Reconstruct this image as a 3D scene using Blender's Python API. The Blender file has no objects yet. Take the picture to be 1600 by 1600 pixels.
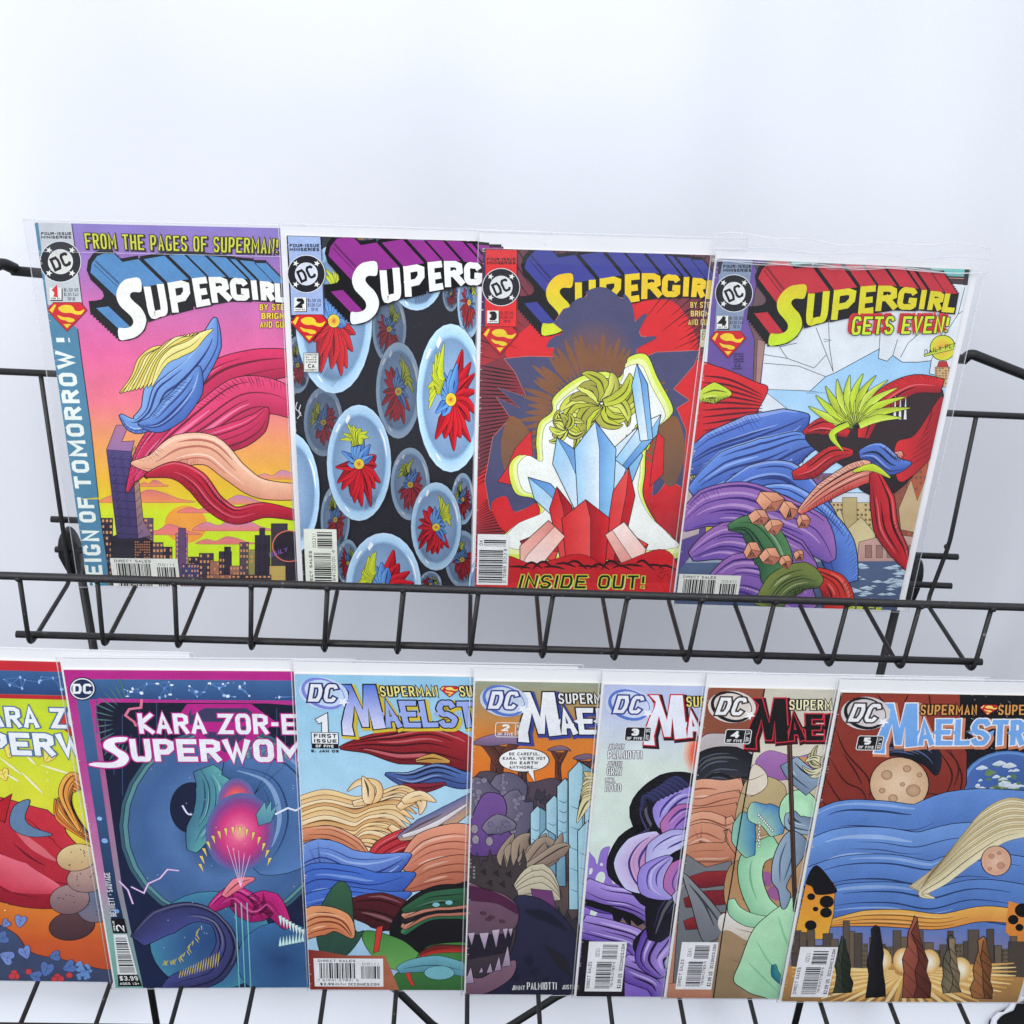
import bpy, bmesh, math, random
from mathutils import Vector, Matrix
from mathutils.geometry import tessellate_polygon

random.seed(7)
sc = bpy.context.scene
COL = sc.collection

# ------------------------------------------------------------------ camera, light, exposure
H0 = 1.30                                        # camera height above the floor
FPX = 1717.94                                    # focal length in pixels of a 1600 px wide frame
PITCH, YAW, ROLL = 0.4724, -0.0479, -0.0444
CAM_R = (Matrix.Rotation(YAW, 3, 'Z') @ Matrix.Rotation(-PITCH, 3, 'X') @ Matrix.Rotation(ROLL, 3, 'Y'))
cd = bpy.data.cameras.new('camera')
cd.sensor_fit = 'HORIZONTAL'; cd.sensor_width = 36.0
cd.lens = 36.0 * FPX / 1600.0
cd.clip_start = 0.02; cd.clip_end = 60
cam = bpy.data.objects.new('camera', cd); COL.objects.link(cam)
m3 = CAM_R @ Matrix(((1, 0, 0), (0, 0, -1), (0, 1, 0)))     # blender camera: -Z forward, Y up
cam.matrix_world = Matrix.Translation((0, 0, H0)) @ m3.to_4x4()
sc.camera = cam

w = bpy.data.worlds.new('World'); sc.world = w; w.use_nodes = True
w.node_tree.nodes['Background'].inputs[0].default_value = (0.90, 0.94, 1.0, 1)
w.node_tree.nodes['Background'].inputs[1].default_value = 0.86


def area_light(name, loc, target, sx, sy, power, col=(1, 1, 1)):
    ld = bpy.data.lights.new(name, 'AREA'); ld.shape = 'RECTANGLE'; ld.size = sx; ld.size_y = sy
    ld.energy = power; ld.color = col
    o = bpy.data.objects.new(name, ld); COL.objects.link(o)
    o.location = loc
    o.rotation_euler = (Vector(target) - Vector(loc)).to_track_quat('-Z', 'Y').to_euler()
    return o


area_light('lamp_overhead', (0.15, -0.35, H0 + 1.55), (0.05, 0.85, H0 - 0.40), 2.2, 1.8, 31, (0.97, 0.985, 1.0))
area_light('lamp_side', (-1.3, -0.5, H0 + 0.5), (0.1, 0.8, H0 - 0.6), 0.7, 0.7, 15, (0.96, 0.98, 1.0))

sc.view_settings.view_transform = 'Standard'
sc.view_settings.look = 'None'
sc.view_settings.exposure = 0.0
sc.view_settings.gamma = 1.0
sc.view_settings.use_curve_mapping = False
sc.cycles.transparent_max_bounces = 32
sc.cycles.max_bounces = 8


# ------------------------------------------------------------------ helpers
def lin(c):
    return tuple((x / 255 / 12.92) if x / 255 <= 0.04045 else ((x / 255 + 0.055) / 1.055) ** 2.4 for x in c[:3])


def ray(px, py):
    return CAM_R @ Vector(((px - 800) / FPX, 1, -(py - 800) / FPX))


def tag(o, label=None, cat=None, group=None, kind=None):
    if label: o['label'] = label
    if cat: o['category'] = cat
    if group: o['group'] = group
    if kind: o['kind'] = kind
    return o


def empty(name, parent=None):
    o = bpy.data.objects.new(name, None); COL.objects.link(o); o.empty_display_size = 0.02
    if parent: o.parent = parent
    return o


def mesh_obj(name, me, mat, parent=None):
    o = bpy.data.objects.new(name, me); COL.objects.link(o)
    if mat: me.materials.append(mat)
    if parent: o.parent = parent
    return o


def bm_obj(name, bm, mat, parent=None, smooth=True):
    me = bpy.data.meshes.new(name); bm.to_mesh(me); bm.free()
    if smooth:
        for p in me.polygons: p.use_smooth = True
    return mesh_obj(name, me, mat, parent)


def tube(bm, pts, r, seg=10, caps=True):
    pts = [Vector(p) for p in pts]
    n = len(pts)
    tang = []
    for i in range(n):
        a = pts[max(i - 1, 0)]; b = pts[min(i + 1, n - 1)]
        tang.append((b - a).normalized())
    ref = Vector((1, 0, 0)) if abs(tang[0].x) < 0.8 else Vector((0, 0, 1))
    nrm = (ref - tang[0] * ref.dot(tang[0])).normalized()
    rings = []
    for i in range(n):
        if i:
            q = tang[i - 1].rotation_difference(tang[i]); nrm = q @ nrm
        bn = tang[i].cross(nrm)
        rr = r[i] if isinstance(r, (list, tuple)) else r
        rings.append([bm.verts.new(pts[i] + (nrm * math.cos(2 * math.pi * k / seg) + bn * math.sin(2 * math.pi * k / seg)) * rr) for k in range(seg)])
    for i in range(n - 1):
        for k in range(seg):
            bm.faces.new((rings[i][k], rings[i][(k + 1) % seg], rings[i + 1][(k + 1) % seg], rings[i + 1][k]))
    if caps:
        for ring, i, sgn in ((rings[0], 0, -1), (rings[-1], n - 1, 1)):
            rr = r[i] if isinstance(r, (list, tuple)) else r
            c = bm.verts.new(pts[i] + tang[i] * rr * 0.25 * sgn)
            for k in range(seg):
                a, b = ring[k], ring[(k + 1) % seg]
                bm.faces.new((a, b, c) if sgn > 0 else (b, a, c))


def bend(pts, r, n=5):
    """round the corners of a 3-D polyline with radius r"""
    pts = [Vector(p) for p in pts]
    out = [pts[0]]
    for i in range(1, len(pts) - 1):
        p = pts[i]; a = (pts[i - 1] - p); b = (pts[i + 1] - p)
        d = min(r, a.length * 0.45, b.length * 0.45)
        A = p + a.normalized() * d; B = p + b.normalized() * d
        for k in range(n + 1):
            t = k / n
            out.append(A * (1 - t) ** 2 + p * 2 * t * (1 - t) + B * t * t)
    out.append(pts[-1])
    return out


def ball(bm, c, r):
    bmesh.ops.create_icosphere(bm, subdivisions=2, radius=r, matrix=Matrix.Translation(c))


def box(bm, x0, x1, y0, y1, z0, z1):
    v = [bm.verts.new((x, y, z)) for x in (x0, x1) for y in (y0, y1) for z in (z0, z1)]
    for f in ((0, 1, 3, 2), (4, 6, 7, 5), (0, 4, 5, 1), (2, 3, 7, 6), (0, 2, 6, 4), (1, 5, 7, 3)):
        bm.faces.new([v[i] for i in f])


# ------------------------------------------------------------------ materials
def principled(name, col, rough=0.5, spec=0.5, coat=0.0):
    m = bpy.data.materials.new(name); m.use_nodes = True
    b = m.node_tree.nodes['Principled BSDF']
    b.inputs['Base Color'].default_value = (*col, 1); b.inputs['Roughness'].default_value = rough
    b.inputs['Specular IOR Level'].default_value = spec
    b.inputs['Coat Weight'].default_value = coat
    return m, m.node_tree, b


def noisy(name, c1, c2, scale, rough=0.5, spec=0.4, bump=0.0, bscale=None, rvar=0.0, detail=4):
    m, nt, b = principled(name, c1, rough, spec)
    tc = nt.nodes.new('ShaderNodeTexCoord')
    n = nt.nodes.new('ShaderNodeTexNoise'); n.inputs['Scale'].default_value = scale; n.inputs['Detail'].default_value = detail
    mx = nt.nodes.new('ShaderNodeMix'); mx.data_type = 'RGBA'
    mx.inputs[6].default_value = (*c1, 1); mx.inputs[7].default_value = (*c2, 1)
    nt.links.new(tc.outputs['Object'], n.inputs['Vector']); nt.links.new(n.outputs['Fac'], mx.inputs[0])
    nt.links.new(mx.outputs[2], b.inputs['Base Color'])
    if rvar:
        mr = nt.nodes.new('ShaderNodeMapRange'); mr.inputs[3].default_value = rough - rvar; mr.inputs[4].default_value = rough + rvar
        nt.links.new(n.outputs['Fac'], mr.inputs[0]); nt.links.new(mr.outputs[0], b.inputs['Roughness'])
    if bump:
        n2 = nt.nodes.new('ShaderNodeTexNoise'); n2.inputs['Scale'].default_value = bscale or scale; n2.inputs['Detail'].default_value = 5
        bp = nt.nodes.new('ShaderNodeBump'); bp.inputs['Strength'].default_value = bump; bp.inputs['Distance'].default_value = 0.002
        nt.links.new(tc.outputs['Object'], n2.inputs['Vector']); nt.links.new(n2.outputs['Fac'], bp.inputs['Height'])
        nt.links.new(bp.outputs[0], b.inputs['Normal'])
    return m


M_WIRE = noisy('black_coated_wire', (0.007, 0.007, 0.009), (0.022, 0.021, 0.022), 220, 0.44, 0.42, 0.25, 420, 0.10)
M_TUBE = noisy('black_frame_tube', (0.006, 0.006, 0.007), (0.014, 0.014, 0.016), 120, 0.5, 0.4, 0.15, 300, 0.08)
M_CLOTH = noisy('white_backdrop_cloth', (0.77, 0.79, 0.85), (0.80, 0.82, 0.875), 6, 0.9, 0.1, 0.12, 900)
M_FLOOR = noisy('black_floor', (0.004, 0.004, 0.005), (0.008, 0.008, 0.009), 40, 0.8, 0.2)
M_BOARD = noisy('white_backing_board', (0.78, 0.78, 0.80), (0.82, 0.82, 0.84), 60, 0.45, 0.4)
M_PAGES = noisy('paper_page_edges', (0.62, 0.58, 0.50), (0.72, 0.69, 0.62), 300, 0.8, 0.2)


def chips(m, col, thr, scale):
    nt = m.node_tree; b = nt.nodes['Principled BSDF']; src = b.inputs['Base Color'].links[0].from_socket
    tc = nt.nodes.new('ShaderNodeTexCoord'); n = nt.nodes.new('ShaderNodeTexNoise'); n.inputs['Scale'].default_value = scale; n.inputs['Detail'].default_value = 3
    mr = nt.nodes.new('ShaderNodeMapRange'); mr.inputs[1].default_value = thr; mr.inputs[2].default_value = thr + .03
    mx = nt.nodes.new('ShaderNodeMix'); mx.data_type = 'RGBA'; mx.inputs[7].default_value = (*col, 1)
    nt.links.new(tc.outputs['Object'], n.inputs['Vector']); nt.links.new(n.outputs['Fac'], mr.inputs[0]); nt.links.new(mr.outputs[0], mx.inputs[0])
    nt.links.new(src, mx.inputs[6]); nt.links.new(mx.outputs[2], b.inputs['Base Color'])


chips(M_WIRE, (0.13, 0.12, 0.11), 0.70, 170); chips(M_TUBE, (0.09, 0.085, 0.08), 0.71, 150)


def print_material():
    m, nt, b = principled('printed_cover_ink', (0.5, 0.5, 0.5), 0.40, 0.25)
    at = nt.nodes.new('ShaderNodeVertexColor'); at.layer_name = 'Col'
    tc = nt.nodes.new('ShaderNodeTexCoord')
    n = nt.nodes.new('ShaderNodeTexNoise'); n.inputs['Scale'].default_value = 900; n.inputs['Detail'].default_value = 3
    n2 = nt.nodes.new('ShaderNodeTexNoise'); n2.inputs['Scale'].default_value = 60; n2.inputs['Detail'].default_value = 4
    ad = nt.nodes.new('ShaderNodeMath'); ad.operation = 'ADD'
    mr = nt.nodes.new('ShaderNodeMapRange'); mr.inputs[1].default_value = 0.6; mr.inputs[2].default_value = 1.4
    mr.inputs[3].default_value = 0.82; mr.inputs[4].default_value = 1.10
    mx = nt.nodes.new('ShaderNodeVectorMath'); mx.operation = 'SCALE'
    nt.links.new(tc.outputs['Object'], n.inputs['Vector']); nt.links.new(tc.outputs['Object'], n2.inputs['Vector'])
    nt.links.new(n.outputs['Fac'], ad.inputs[0]); nt.links.new(n2.outputs['Fac'], ad.inputs[1])
    nt.links.new(ad.outputs[0], mr.inputs[0]); nt.links.new(at.outputs['Color'], mx.inputs[0]); nt.links.new(mr.outputs[0], mx.inputs['Scale'])
    nt.links.new(mx.outputs[0], b.inputs['Base Color'])
    return m


M_PRINT = print_material()


def film_material(name, milk, gloss_rough):
    """clear polypropylene: mostly transparent, a little milky, mirror-like at grazing angles"""
    m = bpy.data.materials.new(name); m.use_nodes = True
    nt = m.node_tree
    for n in list(nt.nodes):
        if n.type == 'BSDF_PRINCIPLED': nt.nodes.remove(n)
    out = nt.nodes['Material Output']
    tr = nt.nodes.new('ShaderNodeBsdfTransparent'); tr.inputs[0].default_value = (0.985, 0.985, 0.99, 1)
    df = nt.nodes.new('ShaderNodeBsdfDiffuse'); df.inputs[0].default_value = (0.85, 0.86, 0.9, 1)
    gl = nt.nodes.new('ShaderNodeBsdfGlossy'); gl.inputs['Roughness'].default_value = gloss_rough
    tc = nt.nodes.new('ShaderNodeTexCoord'); nz = nt.nodes.new('ShaderNodeTexNoise'); nz.inputs['Scale'].default_value = 16
    nz.inputs['Detail'].default_value = 2
    bp = nt.nodes.new('ShaderNodeBump'); bp.inputs['Strength'].default_value = 0.25; bp.inputs['Distance'].default_value = 0.004
    nt.links.new(tc.outputs['Object'], nz.inputs['Vector']); nt.links.new(nz.outputs['Fac'], bp.inputs['Height'])
    nt.links.new(bp.outputs[0], gl.inputs['Normal'])
    m1 = nt.nodes.new('ShaderNodeMixShader'); m1.inputs[0].default_value = milk
    nt.links.new(tr.outputs[0], m1.inputs[1]); nt.links.new(df.outputs[0], m1.inputs[2])
    lw = nt.nodes.new('ShaderNodeLayerWeight'); lw.inputs['Blend'].default_value = 0.5
    pw = nt.nodes.new('ShaderNodeMath'); pw.operation = 'POWER'; pw.inputs[1].default_value = 5.0
    fr = nt.nodes.new('ShaderNodeMath'); fr.operation = 'MULTIPLY_ADD'; fr.inputs[1].default_value = 0.5; fr.inputs[2].default_value = 0.018
    nt.links.new(lw.outputs['Facing'], pw.inputs[0]); nt.links.new(pw.outputs[0], fr.inputs[0])
    m2 = nt.nodes.new('ShaderNodeMixShader')
    nt.links.new(fr.outputs[0], m2.inputs[0]); nt.links.new(m1.outputs[0], m2.inputs[1]); nt.links.new(gl.outputs[0], m2.inputs[2])
    nt.links.new(m2.outputs[0], out.inputs['Surface'])
    return m


M_FILM = film_material('clear_sleeve_film', 0.008, 0.10)
M_SEAM = film_material('sleeve_welded_seam', 0.30, 0.15)
M_FLAP = film_material('sleeve_flap_film', 0.16, 0.16)

# ------------------------------------------------------------------ lettering: single-stroke capitals on a 10 x 10 grid
G = {
 'A': '00 5A A0|23 83', 'B': '00 0A|0A 7A 99 97 75 05|75 A4 A1 80 00', 'C': '~A8 8A 5A 2A 08 05 02 20 50 80 A2',
 'D': '00 0A 5A 8A A7 A3 80 50 00', 'E': 'AA 0A 00 A0|05 85', 'F': 'AA 0A 00|05 85', 'G': '~A8 8A 5A 2A 08 05 02 20 50 80 A1|A0 A4 64',
 'H': '00 0A|A0 AA|05 A5', 'I': '50 5A', 'J': '~AA A3 90 50 20 03', 'K': '00 0A|AA 05 A0', 'L': '0A 00 A0', 'M': '00 0A 53 AA A0',
 'N': '00 0A A0 AA', 'O': '~5A 2A 08 05 02 20 50 80 A2 A5 A8 8A 5A', 'P': '00 0A|0A 7A A9 A6 74 04', 'Q': '~5A 2A 08 05 02 20 50 80 A2 A5 A8 8A 5A|63 A0',
 'R': '00 0A|0A 7A A9 A6 75 05|55 A0', 'S': '~A8 8A 5A 2A 08 07 25 55 84 A3 A2 80 50 20 02', 'T': '0A AA|5A 50', 'U': '~0A 06 03 10 50 90 A3 A6 AA',
 'V': '0A 50 AA', 'W': '0A 30 58 70 AA', 'X': '00 AA|0A A0', 'Y': '0A 55 AA|55 50', 'Z': '0A AA 00 A0',
 '0': '~5A 2A 08 05 02 20 50 80 A2 A5 A8 8A 5A', '1': '28 5A 50', '2': '08 2A 8A A8 A6 00 A0', '3': '08 2A 8A A8 A6 75 A4 A2 80 20 02|35 75',
 '4': '80 8A|8A 03 A3', '5': 'AA 1A 16 75 A4 A2 80 10', '6': '~98 7A 3A 06 03 20 70 A2 A4 75|~75 35 04', '7': '0A AA 40',
 '8': '~5A 1A 07 55 A3 90 50|~50 10 03 55 A7 9A 5A', '9': '~12 30 70 A4 A7 8A 3A 08 06|~06 35 75 A6', '$': '~A8 8A 5A 2A 08 07 25 55 84 A3 A2 80 50 20 02|5A 50',
 '.': '50 51', ',': '51 30', '!': '5A 54|50 51', '-': '25 85', "'": '5A 58', '/': '00 AA', ':': '52 53|57 58', '+': '25 85|52 58', '*': '54 56', '%': '00 AA', ' ': '',
}
GW = {'I': 0.3, '.': 0.25, ',': 0.25, '!': 0.3, "'": 0.25, ':': 0.25, '1': 0.55, 'M': 1.3, 'W': 1.35, ' ': 0.5, '-': 0.6, '*': 0.4, 'J': 0.8, 'L': 0.85}


def glyph_lines(ch):
    out = []
    for s in G.get(ch, '').split('|'):
        s = s.strip()
        if not s: continue
        sm = s[0] == '~'
        pts = [(int(t[0], 16) / 10, int(t[1], 16) / 10) for t in s.lstrip('~').split()]
        if sm: pts = spline(pts, 4, pts[0] == pts[-1])
        out.append(pts)
    return out


def spline(pts, n=5, closed=False):
    p = [Vector(a).to_2d() if not isinstance(a, Vector) else a for a in pts]
    if closed and (p[0] - p[-1]).length < 1e-9: p = p[:-1]
    m = len(p); out = []
    rng = range(m) if closed else range(m - 1)
    for i in rng:
        if closed: a, b, c, d = p[(i - 1) % m], p[i], p[(i + 1) % m], p[(i + 2) % m]
        else: a, b, c, d = p[max(i - 1, 0)], p[i], p[i + 1], p[min(i + 2, m - 1)]
        for k in range(n):
            t = k / n
            out.append(0.5 * ((2 * b) + (c - a) * t + (2 * a - 5 * b + 4 * c - d) * t * t + (3 * b - a - 3 * c + d) * t ** 3))
    out.append(out[0].copy() if closed else p[-1])
    return [(v.x, v.y) for v in out]


# ------------------------------------------------------------------ a printed cover: flat shapes of ink stacked a few microns apart
STEP = 1.0e-6


class Art:
    def __init__(self, bl, right, up, W, H):
        self.bl, self.right, self.up, self.W, self.H = bl, right, up, W * 1000, H * 1000
        self.nrm = right.cross(up)
        self.v, self.f, self.c = [], [], []
        self.z = 0
        self.o = (0, 0, 1)

    # a point given in zoomed photograph pixels -> millimetres on the cover
    def T(self, ox, oy, s): self.o = (ox, oy, s)

    def mm(self, p):
        if self.o is None: return Vector(p)
        r = ray(self.o[0] + p[0] * self.o[2], self.o[1] + p[1] * self.o[2])
        q = r * (self.nrm.dot(self.bl) / self.nrm.dot(r)) - self.bl
        return Vector((q.dot(self.right) * 1000, q.dot(self.up) * 1000))

    def local(self): self.o = None

    def up1(self): self.z += 1

    def tri(self, pts, cols):
        """clip a convex polygon to the cover and store it"""
        poly = [(p[0], p[1], c) for p, c in zip(pts, cols)]
        for ax, lim, sg in ((0, 0, 1), (0, self.W, -1), (1, 0, 1), (1, self.H, -1)):
            out = []
            for i in range(len(poly)):
                a, b = poly[i], poly[(i + 1) % len(poly)]
                da, db = (a[ax] - lim) * sg, (b[ax] - lim) * sg
                if da >= 0: out.append(a)
                if (da > 0 > db) or (da < 0 < db):
                    t = da / (da - db)
                    out.append((a[0] + (b[0] - a[0]) * t, a[1] + (b[1] - a[1]) * t, tuple(a[2][k] + (b[2][k] - a[2][k]) * t for k in range(3))))
            poly = out
            if len(poly) < 3: return
        ar = sum(poly[i][0] * poly[(i + 1) % len(poly)][1] - poly[(i + 1) % len(poly)][0] * poly[i][1] for i in range(len(poly)))
        if abs(ar) < 1e-6: return
        if ar < 0: poly.reverse()
        n = len(self.v)
        y = -self.z * STEP
        for q in poly: self.v.append((q[0] / 1000, y, q[1] / 1000))
        self.f.append(tuple(range(n, n + len(poly))))
        self.c.extend(q[2] for q in poly)

    def fill(self, P, col, col2=None, ax=(0, -1), fn=None):
        """P in mm (any simple polygon)"""
        c1 = lin(col)
        if fn: cols = [lin(fn(p)) for p in P]
        elif col2:
            c2 = lin(col2); d = [p[0] * ax[0] + p[1] * ax[1] for p in P]; lo, hi = min(d), max(d)
            cols = [tuple(c1[k] + (c2[k] - c1[k]) * ((t - lo) / max(hi - lo, 1e-6)) for k in range(3)) for t in d]
        else: cols = [c1] * len(P)
        if len(P) == 3: self.tri(P, cols)
        else:
            for t in tessellate_polygon([[Vector((p[0], p[1], 0)) for p in P]]):
                self.tri([P[i] for i in t], [cols[i] for i in t])

    def poly(self, pts, col, col2=None, ax=(0, -1), ol=None, olc=(15, 15, 20), smooth=False, same=False):
        P = [self.mm(p) for p in pts]
        if smooth: P = [Vector(q) for q in spline(P, 5, True)[:-1]]
        if not same: self.up1()
        self.fill(P, col, col2, ax)
        if ol: self.stroke(P + [P[0]], ol, olc)
        return P

    def stroke(self, P, wd, col, taper=False, same=False, miter=2.0):
        """ribbon along P (mm)"""
        P = [Vector(p) for p in P]
        Q = [P[0]]
        for p in P[1:]:
            if (p - Q[-1]).length > 1e-4: Q.append(p)
        P = Q
        if len(P) < 2: return
        closed = (P[0] - P[-1]).length < 1e-3 and len(P) > 3
        if closed: P = P[:-1]
        n = len(P); L, R = [], []
        for i in range(n):
            a = P[(i - 1) % n] if (closed or i > 0) else None
            b = P[(i + 1) % n] if (closed or i < n - 1) else None
            d1 = (P[i] - a).normalized() if a is not None else None
            d2 = (b - P[i]).normalized() if b is not None else None
            if d1 is None: d1 = d2
            if d2 is None: d2 = d1
            n1 = Vector((-d1.y, d1.x)); n2 = Vector((-d2.y, d2.x)); mv = n1 + n2
            if mv.length < 1e-6: mv = n1
            mv.normalize(); k = min(miter, 1 / max(mv.dot(n1), 0.2))
            ww = wd / 2 * (math.sin(math.pi * (0.08 + 0.84 * i / (n - 1))) if taper else 1)
            L.append(P[i] + mv * ww * k); R.append(P[i] - mv * ww * k)
        if not same: self.up1()
        c = lin(col)
        for i in range(n if closed else n - 1):
            j = (i + 1) % n
            self.tri([R[i], R[j], L[j], L[i]], [c] * 4)

    def line(self, pts, wd, col, smooth=True, taper=False, same=False):
        P = [self.mm(p) for p in pts]
        if smooth and len(P) > 2: P = [Vector(q) for q in spline(P, 5)]
        if taper and len(P) == 2: P = [P[0].lerp(P[1], t / 4) for t in range(5)]
        self.stroke(P, wd, col, taper, same)

    def hatch(self, a0, a1, b0, b1, n, wd, col, jit=0.0):
        """n tapered lines from the segment a0-a1 to the segment b0-b1"""
        self.up1()
        for i in range(n):
            t = (i + 0.5) / n
            A = self.mm(a0).lerp(self.mm(a1), t); B = self.mm(b0).lerp(self.mm(b1), t)
            B = A.lerp(B, 1 - jit * random.random())
            self.stroke([A.lerp(B, k / 4) for k in range(5)], wd, col, True, True)

    def ell(self, c, rx, ry, col, ang=0, ol=None, olc=(15, 15, 20), n=28, rings=None, ax=(0, -1), col2=None):
        """ellipse: centre and radii in the current pixel units; rings = [(scale, colour)...] from the rim inwards blends colours"""
        cs, sn = math.cos(ang), math.sin(ang)
        ring = [(c[0] + rx * math.cos(t) * cs - ry * math.sin(t) * sn, c[1] + rx * math.cos(t) * sn + ry * math.sin(t) * cs) for t in (2 * math.pi * i / n for i in range(n))]
        P = [self.mm(p) for p in ring]; C = self.mm(c)
        self.up1()
        if rings:
            prev, pc = P, lin(col)
            for s, cc in rings:
                cc = lin(cc); cur = [C + (p - C) * s for p in P]
                for i in range(n):
                    j = (i + 1) % n
                    if s < 1e-3: self.tri([prev[i], prev[j], C], [pc, pc, cc])
                    else: self.tri([prev[i], prev[j], cur[j], cur[i]], [pc, pc, cc, cc])
                prev, pc = cur, cc
            if rings[-1][0] >= 1e-3:
                for i in range(n): self.tri([prev[i], prev[(i + 1) % n], C], [pc] * 3)
        else: self.fill(P, col, col2, ax)
        if ol: self.stroke(P + [P[0]], ol, olc)

    def star(self, c, r, col, ang=0, inner=0.42, n=5):
        self.poly([(c[0] + (r if k % 2 == 0 else r * inner) * math.sin(ang + math.pi * k / n), c[1] - (r if k % 2 == 0 else r * inner) * math.cos(ang + math.pi * k / n)) for k in range(2 * n)], col)

    def band(self, pts, ws, col, col2=None, ol=0.5, olc=(15, 15, 20), folds=2, foldc=None, mid=0.5):
        """a flowing strip: centre line in px, half-widths in mm, two tones and fold lines"""
        P = [Vector(q) for q in spline([self.mm(p) for p in pts], 6)]
        n = len(P)
        def wv(t):
            x = t * (len(ws) - 1); i = min(int(x), len(ws) - 2); return ws[i] + (ws[i + 1] - ws[i]) * (x - i)
        N = []
        for i in range(n):
            d = (P[min(i + 1, n - 1)] - P[max(i - 1, 0)]).normalized(); N.append(Vector((-d.y, d.x)))
        Lf = [P[i] + N[i] * wv(i / (n - 1)) for i in range(n)]; Rt = [P[i] - N[i] * wv(i / (n - 1)) for i in range(n)]
        self.up1(); c1 = lin(col); c2 = lin(col2 or col)
        for i in range(n - 1):
            self.tri([Rt[i], Rt[i + 1], Lf[i + 1], Lf[i]], [c2, c2, c1, c1])
        fc = foldc or tuple(int(v * .42) for v in (col2 or col)); hc = tuple(min(255, int(v * .72 + 70)) for v in col)
        for k in range(folds):
            f = (k + 1) / (folds + 1) * 2 - 1 + (random.random() - .5) * .3
            a = int(n * random.uniform(0, .35)); b = int(n * random.uniform(.6, 1))
            if k % 2 == 0 and folds > 1:
                g = f + .22; a2 = int(n * random.uniform(.05, .3)); b2 = int(n * random.uniform(.5, .95)); mw = max(ws)
                self.stroke([P[i] + N[i] * wv(i / (n - 1)) * g for i in range(a2, b2)], mw * random.uniform(.08, .18), hc, True)
            self.stroke([P[i] + N[i] * wv(i / (n - 1)) * f for i in range(a, b)], ol * random.uniform(1.2, 3.2), fc, True)
        if folds > 1 and max(ws) > 5 and self.bl.z > -.5:           # feathered ink along one edge
            self.up1()
            for _ in range(2):
                a = random.randint(1, max(2, n - 12)); sd = random.choice((-1, 1))
                for i in range(a, min(n - 1, a + random.randint(6, 12))):
                    for q in (0, .5):
                        w0 = wv(i / (n - 1)); p0 = P[i].lerp(P[i + 1], q) + N[i] * w0 * sd; ln = w0 * (.25 + .45 * random.random())
                        p1 = p0 - N[i] * ln * sd + (P[min(i + 1, n - 1)] - P[i]) * .6
                        self.stroke([p0.lerp(p1, t / 3) for t in range(4)], .42, fc, True, True)
        if ol: self.stroke(Lf + Rt[::-1] + [Lf[0]], ol, olc, miter=1.3)

    def text(self, s, quad, col, wt, col2=None, outline=None, gap=0.28, slant=0.0, face=True):
        """capitals filling the quad (top-left, top-right, bottom-right, bottom-left); wt = stroke in mm"""
        q = [self.mm(p) for p in quad]
        def M(u, v):
            u = u + slant * (v - .5)
            return (q[3].lerp(q[2], u)).lerp(q[0].lerp(q[1], u), v)
        tot = sum(GW.get(c, 1) for c in s) + gap * (len(s) - 1)
        hgt = ((q[0] - q[3]).length + (q[1] - q[2]).length) / 2
        wid = ((q[0] - q[1]).length + (q[3] - q[2]).length) / 2
        wt = min(wt, .30 * wid / max(tot, 1), .27 * hgt) if len(s) > 1 else wt
        iu, iv = wt / 2 / wid, wt / 2 / hgt
        jobs = []
        x = 0
        for c in s:
            gw = GW.get(c, 1)
            a, b = x / tot + iu, (x + gw) / tot - iu
            if b < a: a = b = (a + b) / 2
            for k, ln in enumerate(glyph_lines(c)):
                jobs.append((k + (0 if c not in 'CGS0235689$J!' else 100), [M(a + (b - a) * p[0], iv + (1 - 2 * iv) * p[1]) for p in ln]))
            x += gw + gap
        for wd, cc in ([(wt + 2 * outline[0], outline[1])] if outline else []) + ([(wt, col)] if face else []):
            for k in (0, 1, 2, 3):
                self.up1()
                for kk, P in jobs:
                    if kk % 100 == k:
                        if (P[0] - P[-1]).length > 1e-3:
                            e = wd / 2 * .96 if kk < 100 else (wd - wt) / 2
                            d0 = (P[0] - P[1]).normalized() * e; d1 = (P[-1] - P[-2]).normalized() * e
                            P = [P[0] + d0] + P[1:-1] + [P[-1] + d1]
                        self.stroke(P, wd, cc, same=True)

    def bars(self, quad, n, col=(30, 28, 32)):
        """bar code: n modules across the quad from left to right"""
        q = [self.mm(p) for p in quad]; self.up1(); i = 0
        c = lin(col)
        while i < n:
            wd = random.choice((1, 1, 2, 3)); a, b = i / n, min((i + wd) / n, 1)
            self.tri([q[3].lerp(q[2], a), q[3].lerp(q[2], b), q[0].lerp(q[1], b), q[0].lerp(q[1], a)], [c] * 4)
            i += wd + random.choice((1, 1, 2))

    def ground(self, stops):
        """vertical blend over the whole cover: [(mm from the top, colour)...]"""
        self.up1()
        for (a, ca), (b, cb) in zip(stops, stops[1:]):
            y0, y1 = self.H - a, self.H - b
            A, B = lin(ca), lin(cb)
            self.tri([Vector((0, y1)), Vector((self.W, y1)), Vector((self.W, y0)), Vector((0, y0))], [B, B, A, A])

    def build(self, parent):
        self.local(); self.up1()                # small scuffs where the spine and the corners have been handled
        rg = random.Random(int(self.bl.x * 1e5))
        for _ in range(46):
            y = rg.uniform(0, self.H); self.stroke([Vector((0, y)), Vector((rg.uniform(.3, 1.6), y + rg.uniform(-.3, .3)))], rg.uniform(.15, .4), (214, 208, 200), False, True)
        for cx, cy in ((0, 0), (0, self.H), (self.W, 0), (self.W, self.H)):
            self.up1(); r = rg.uniform(.8, 1.8); self.fill([Vector((cx + sgx * r * kx, cy + sgy * r * ky)) for sgx, sgy in (((1 if cx == 0 else -1), (1 if cy == 0 else -1)),) for kx, ky in ((0, 0), (1, 0), (.3, .25), (0, 1))], (220, 214, 206))
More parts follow.
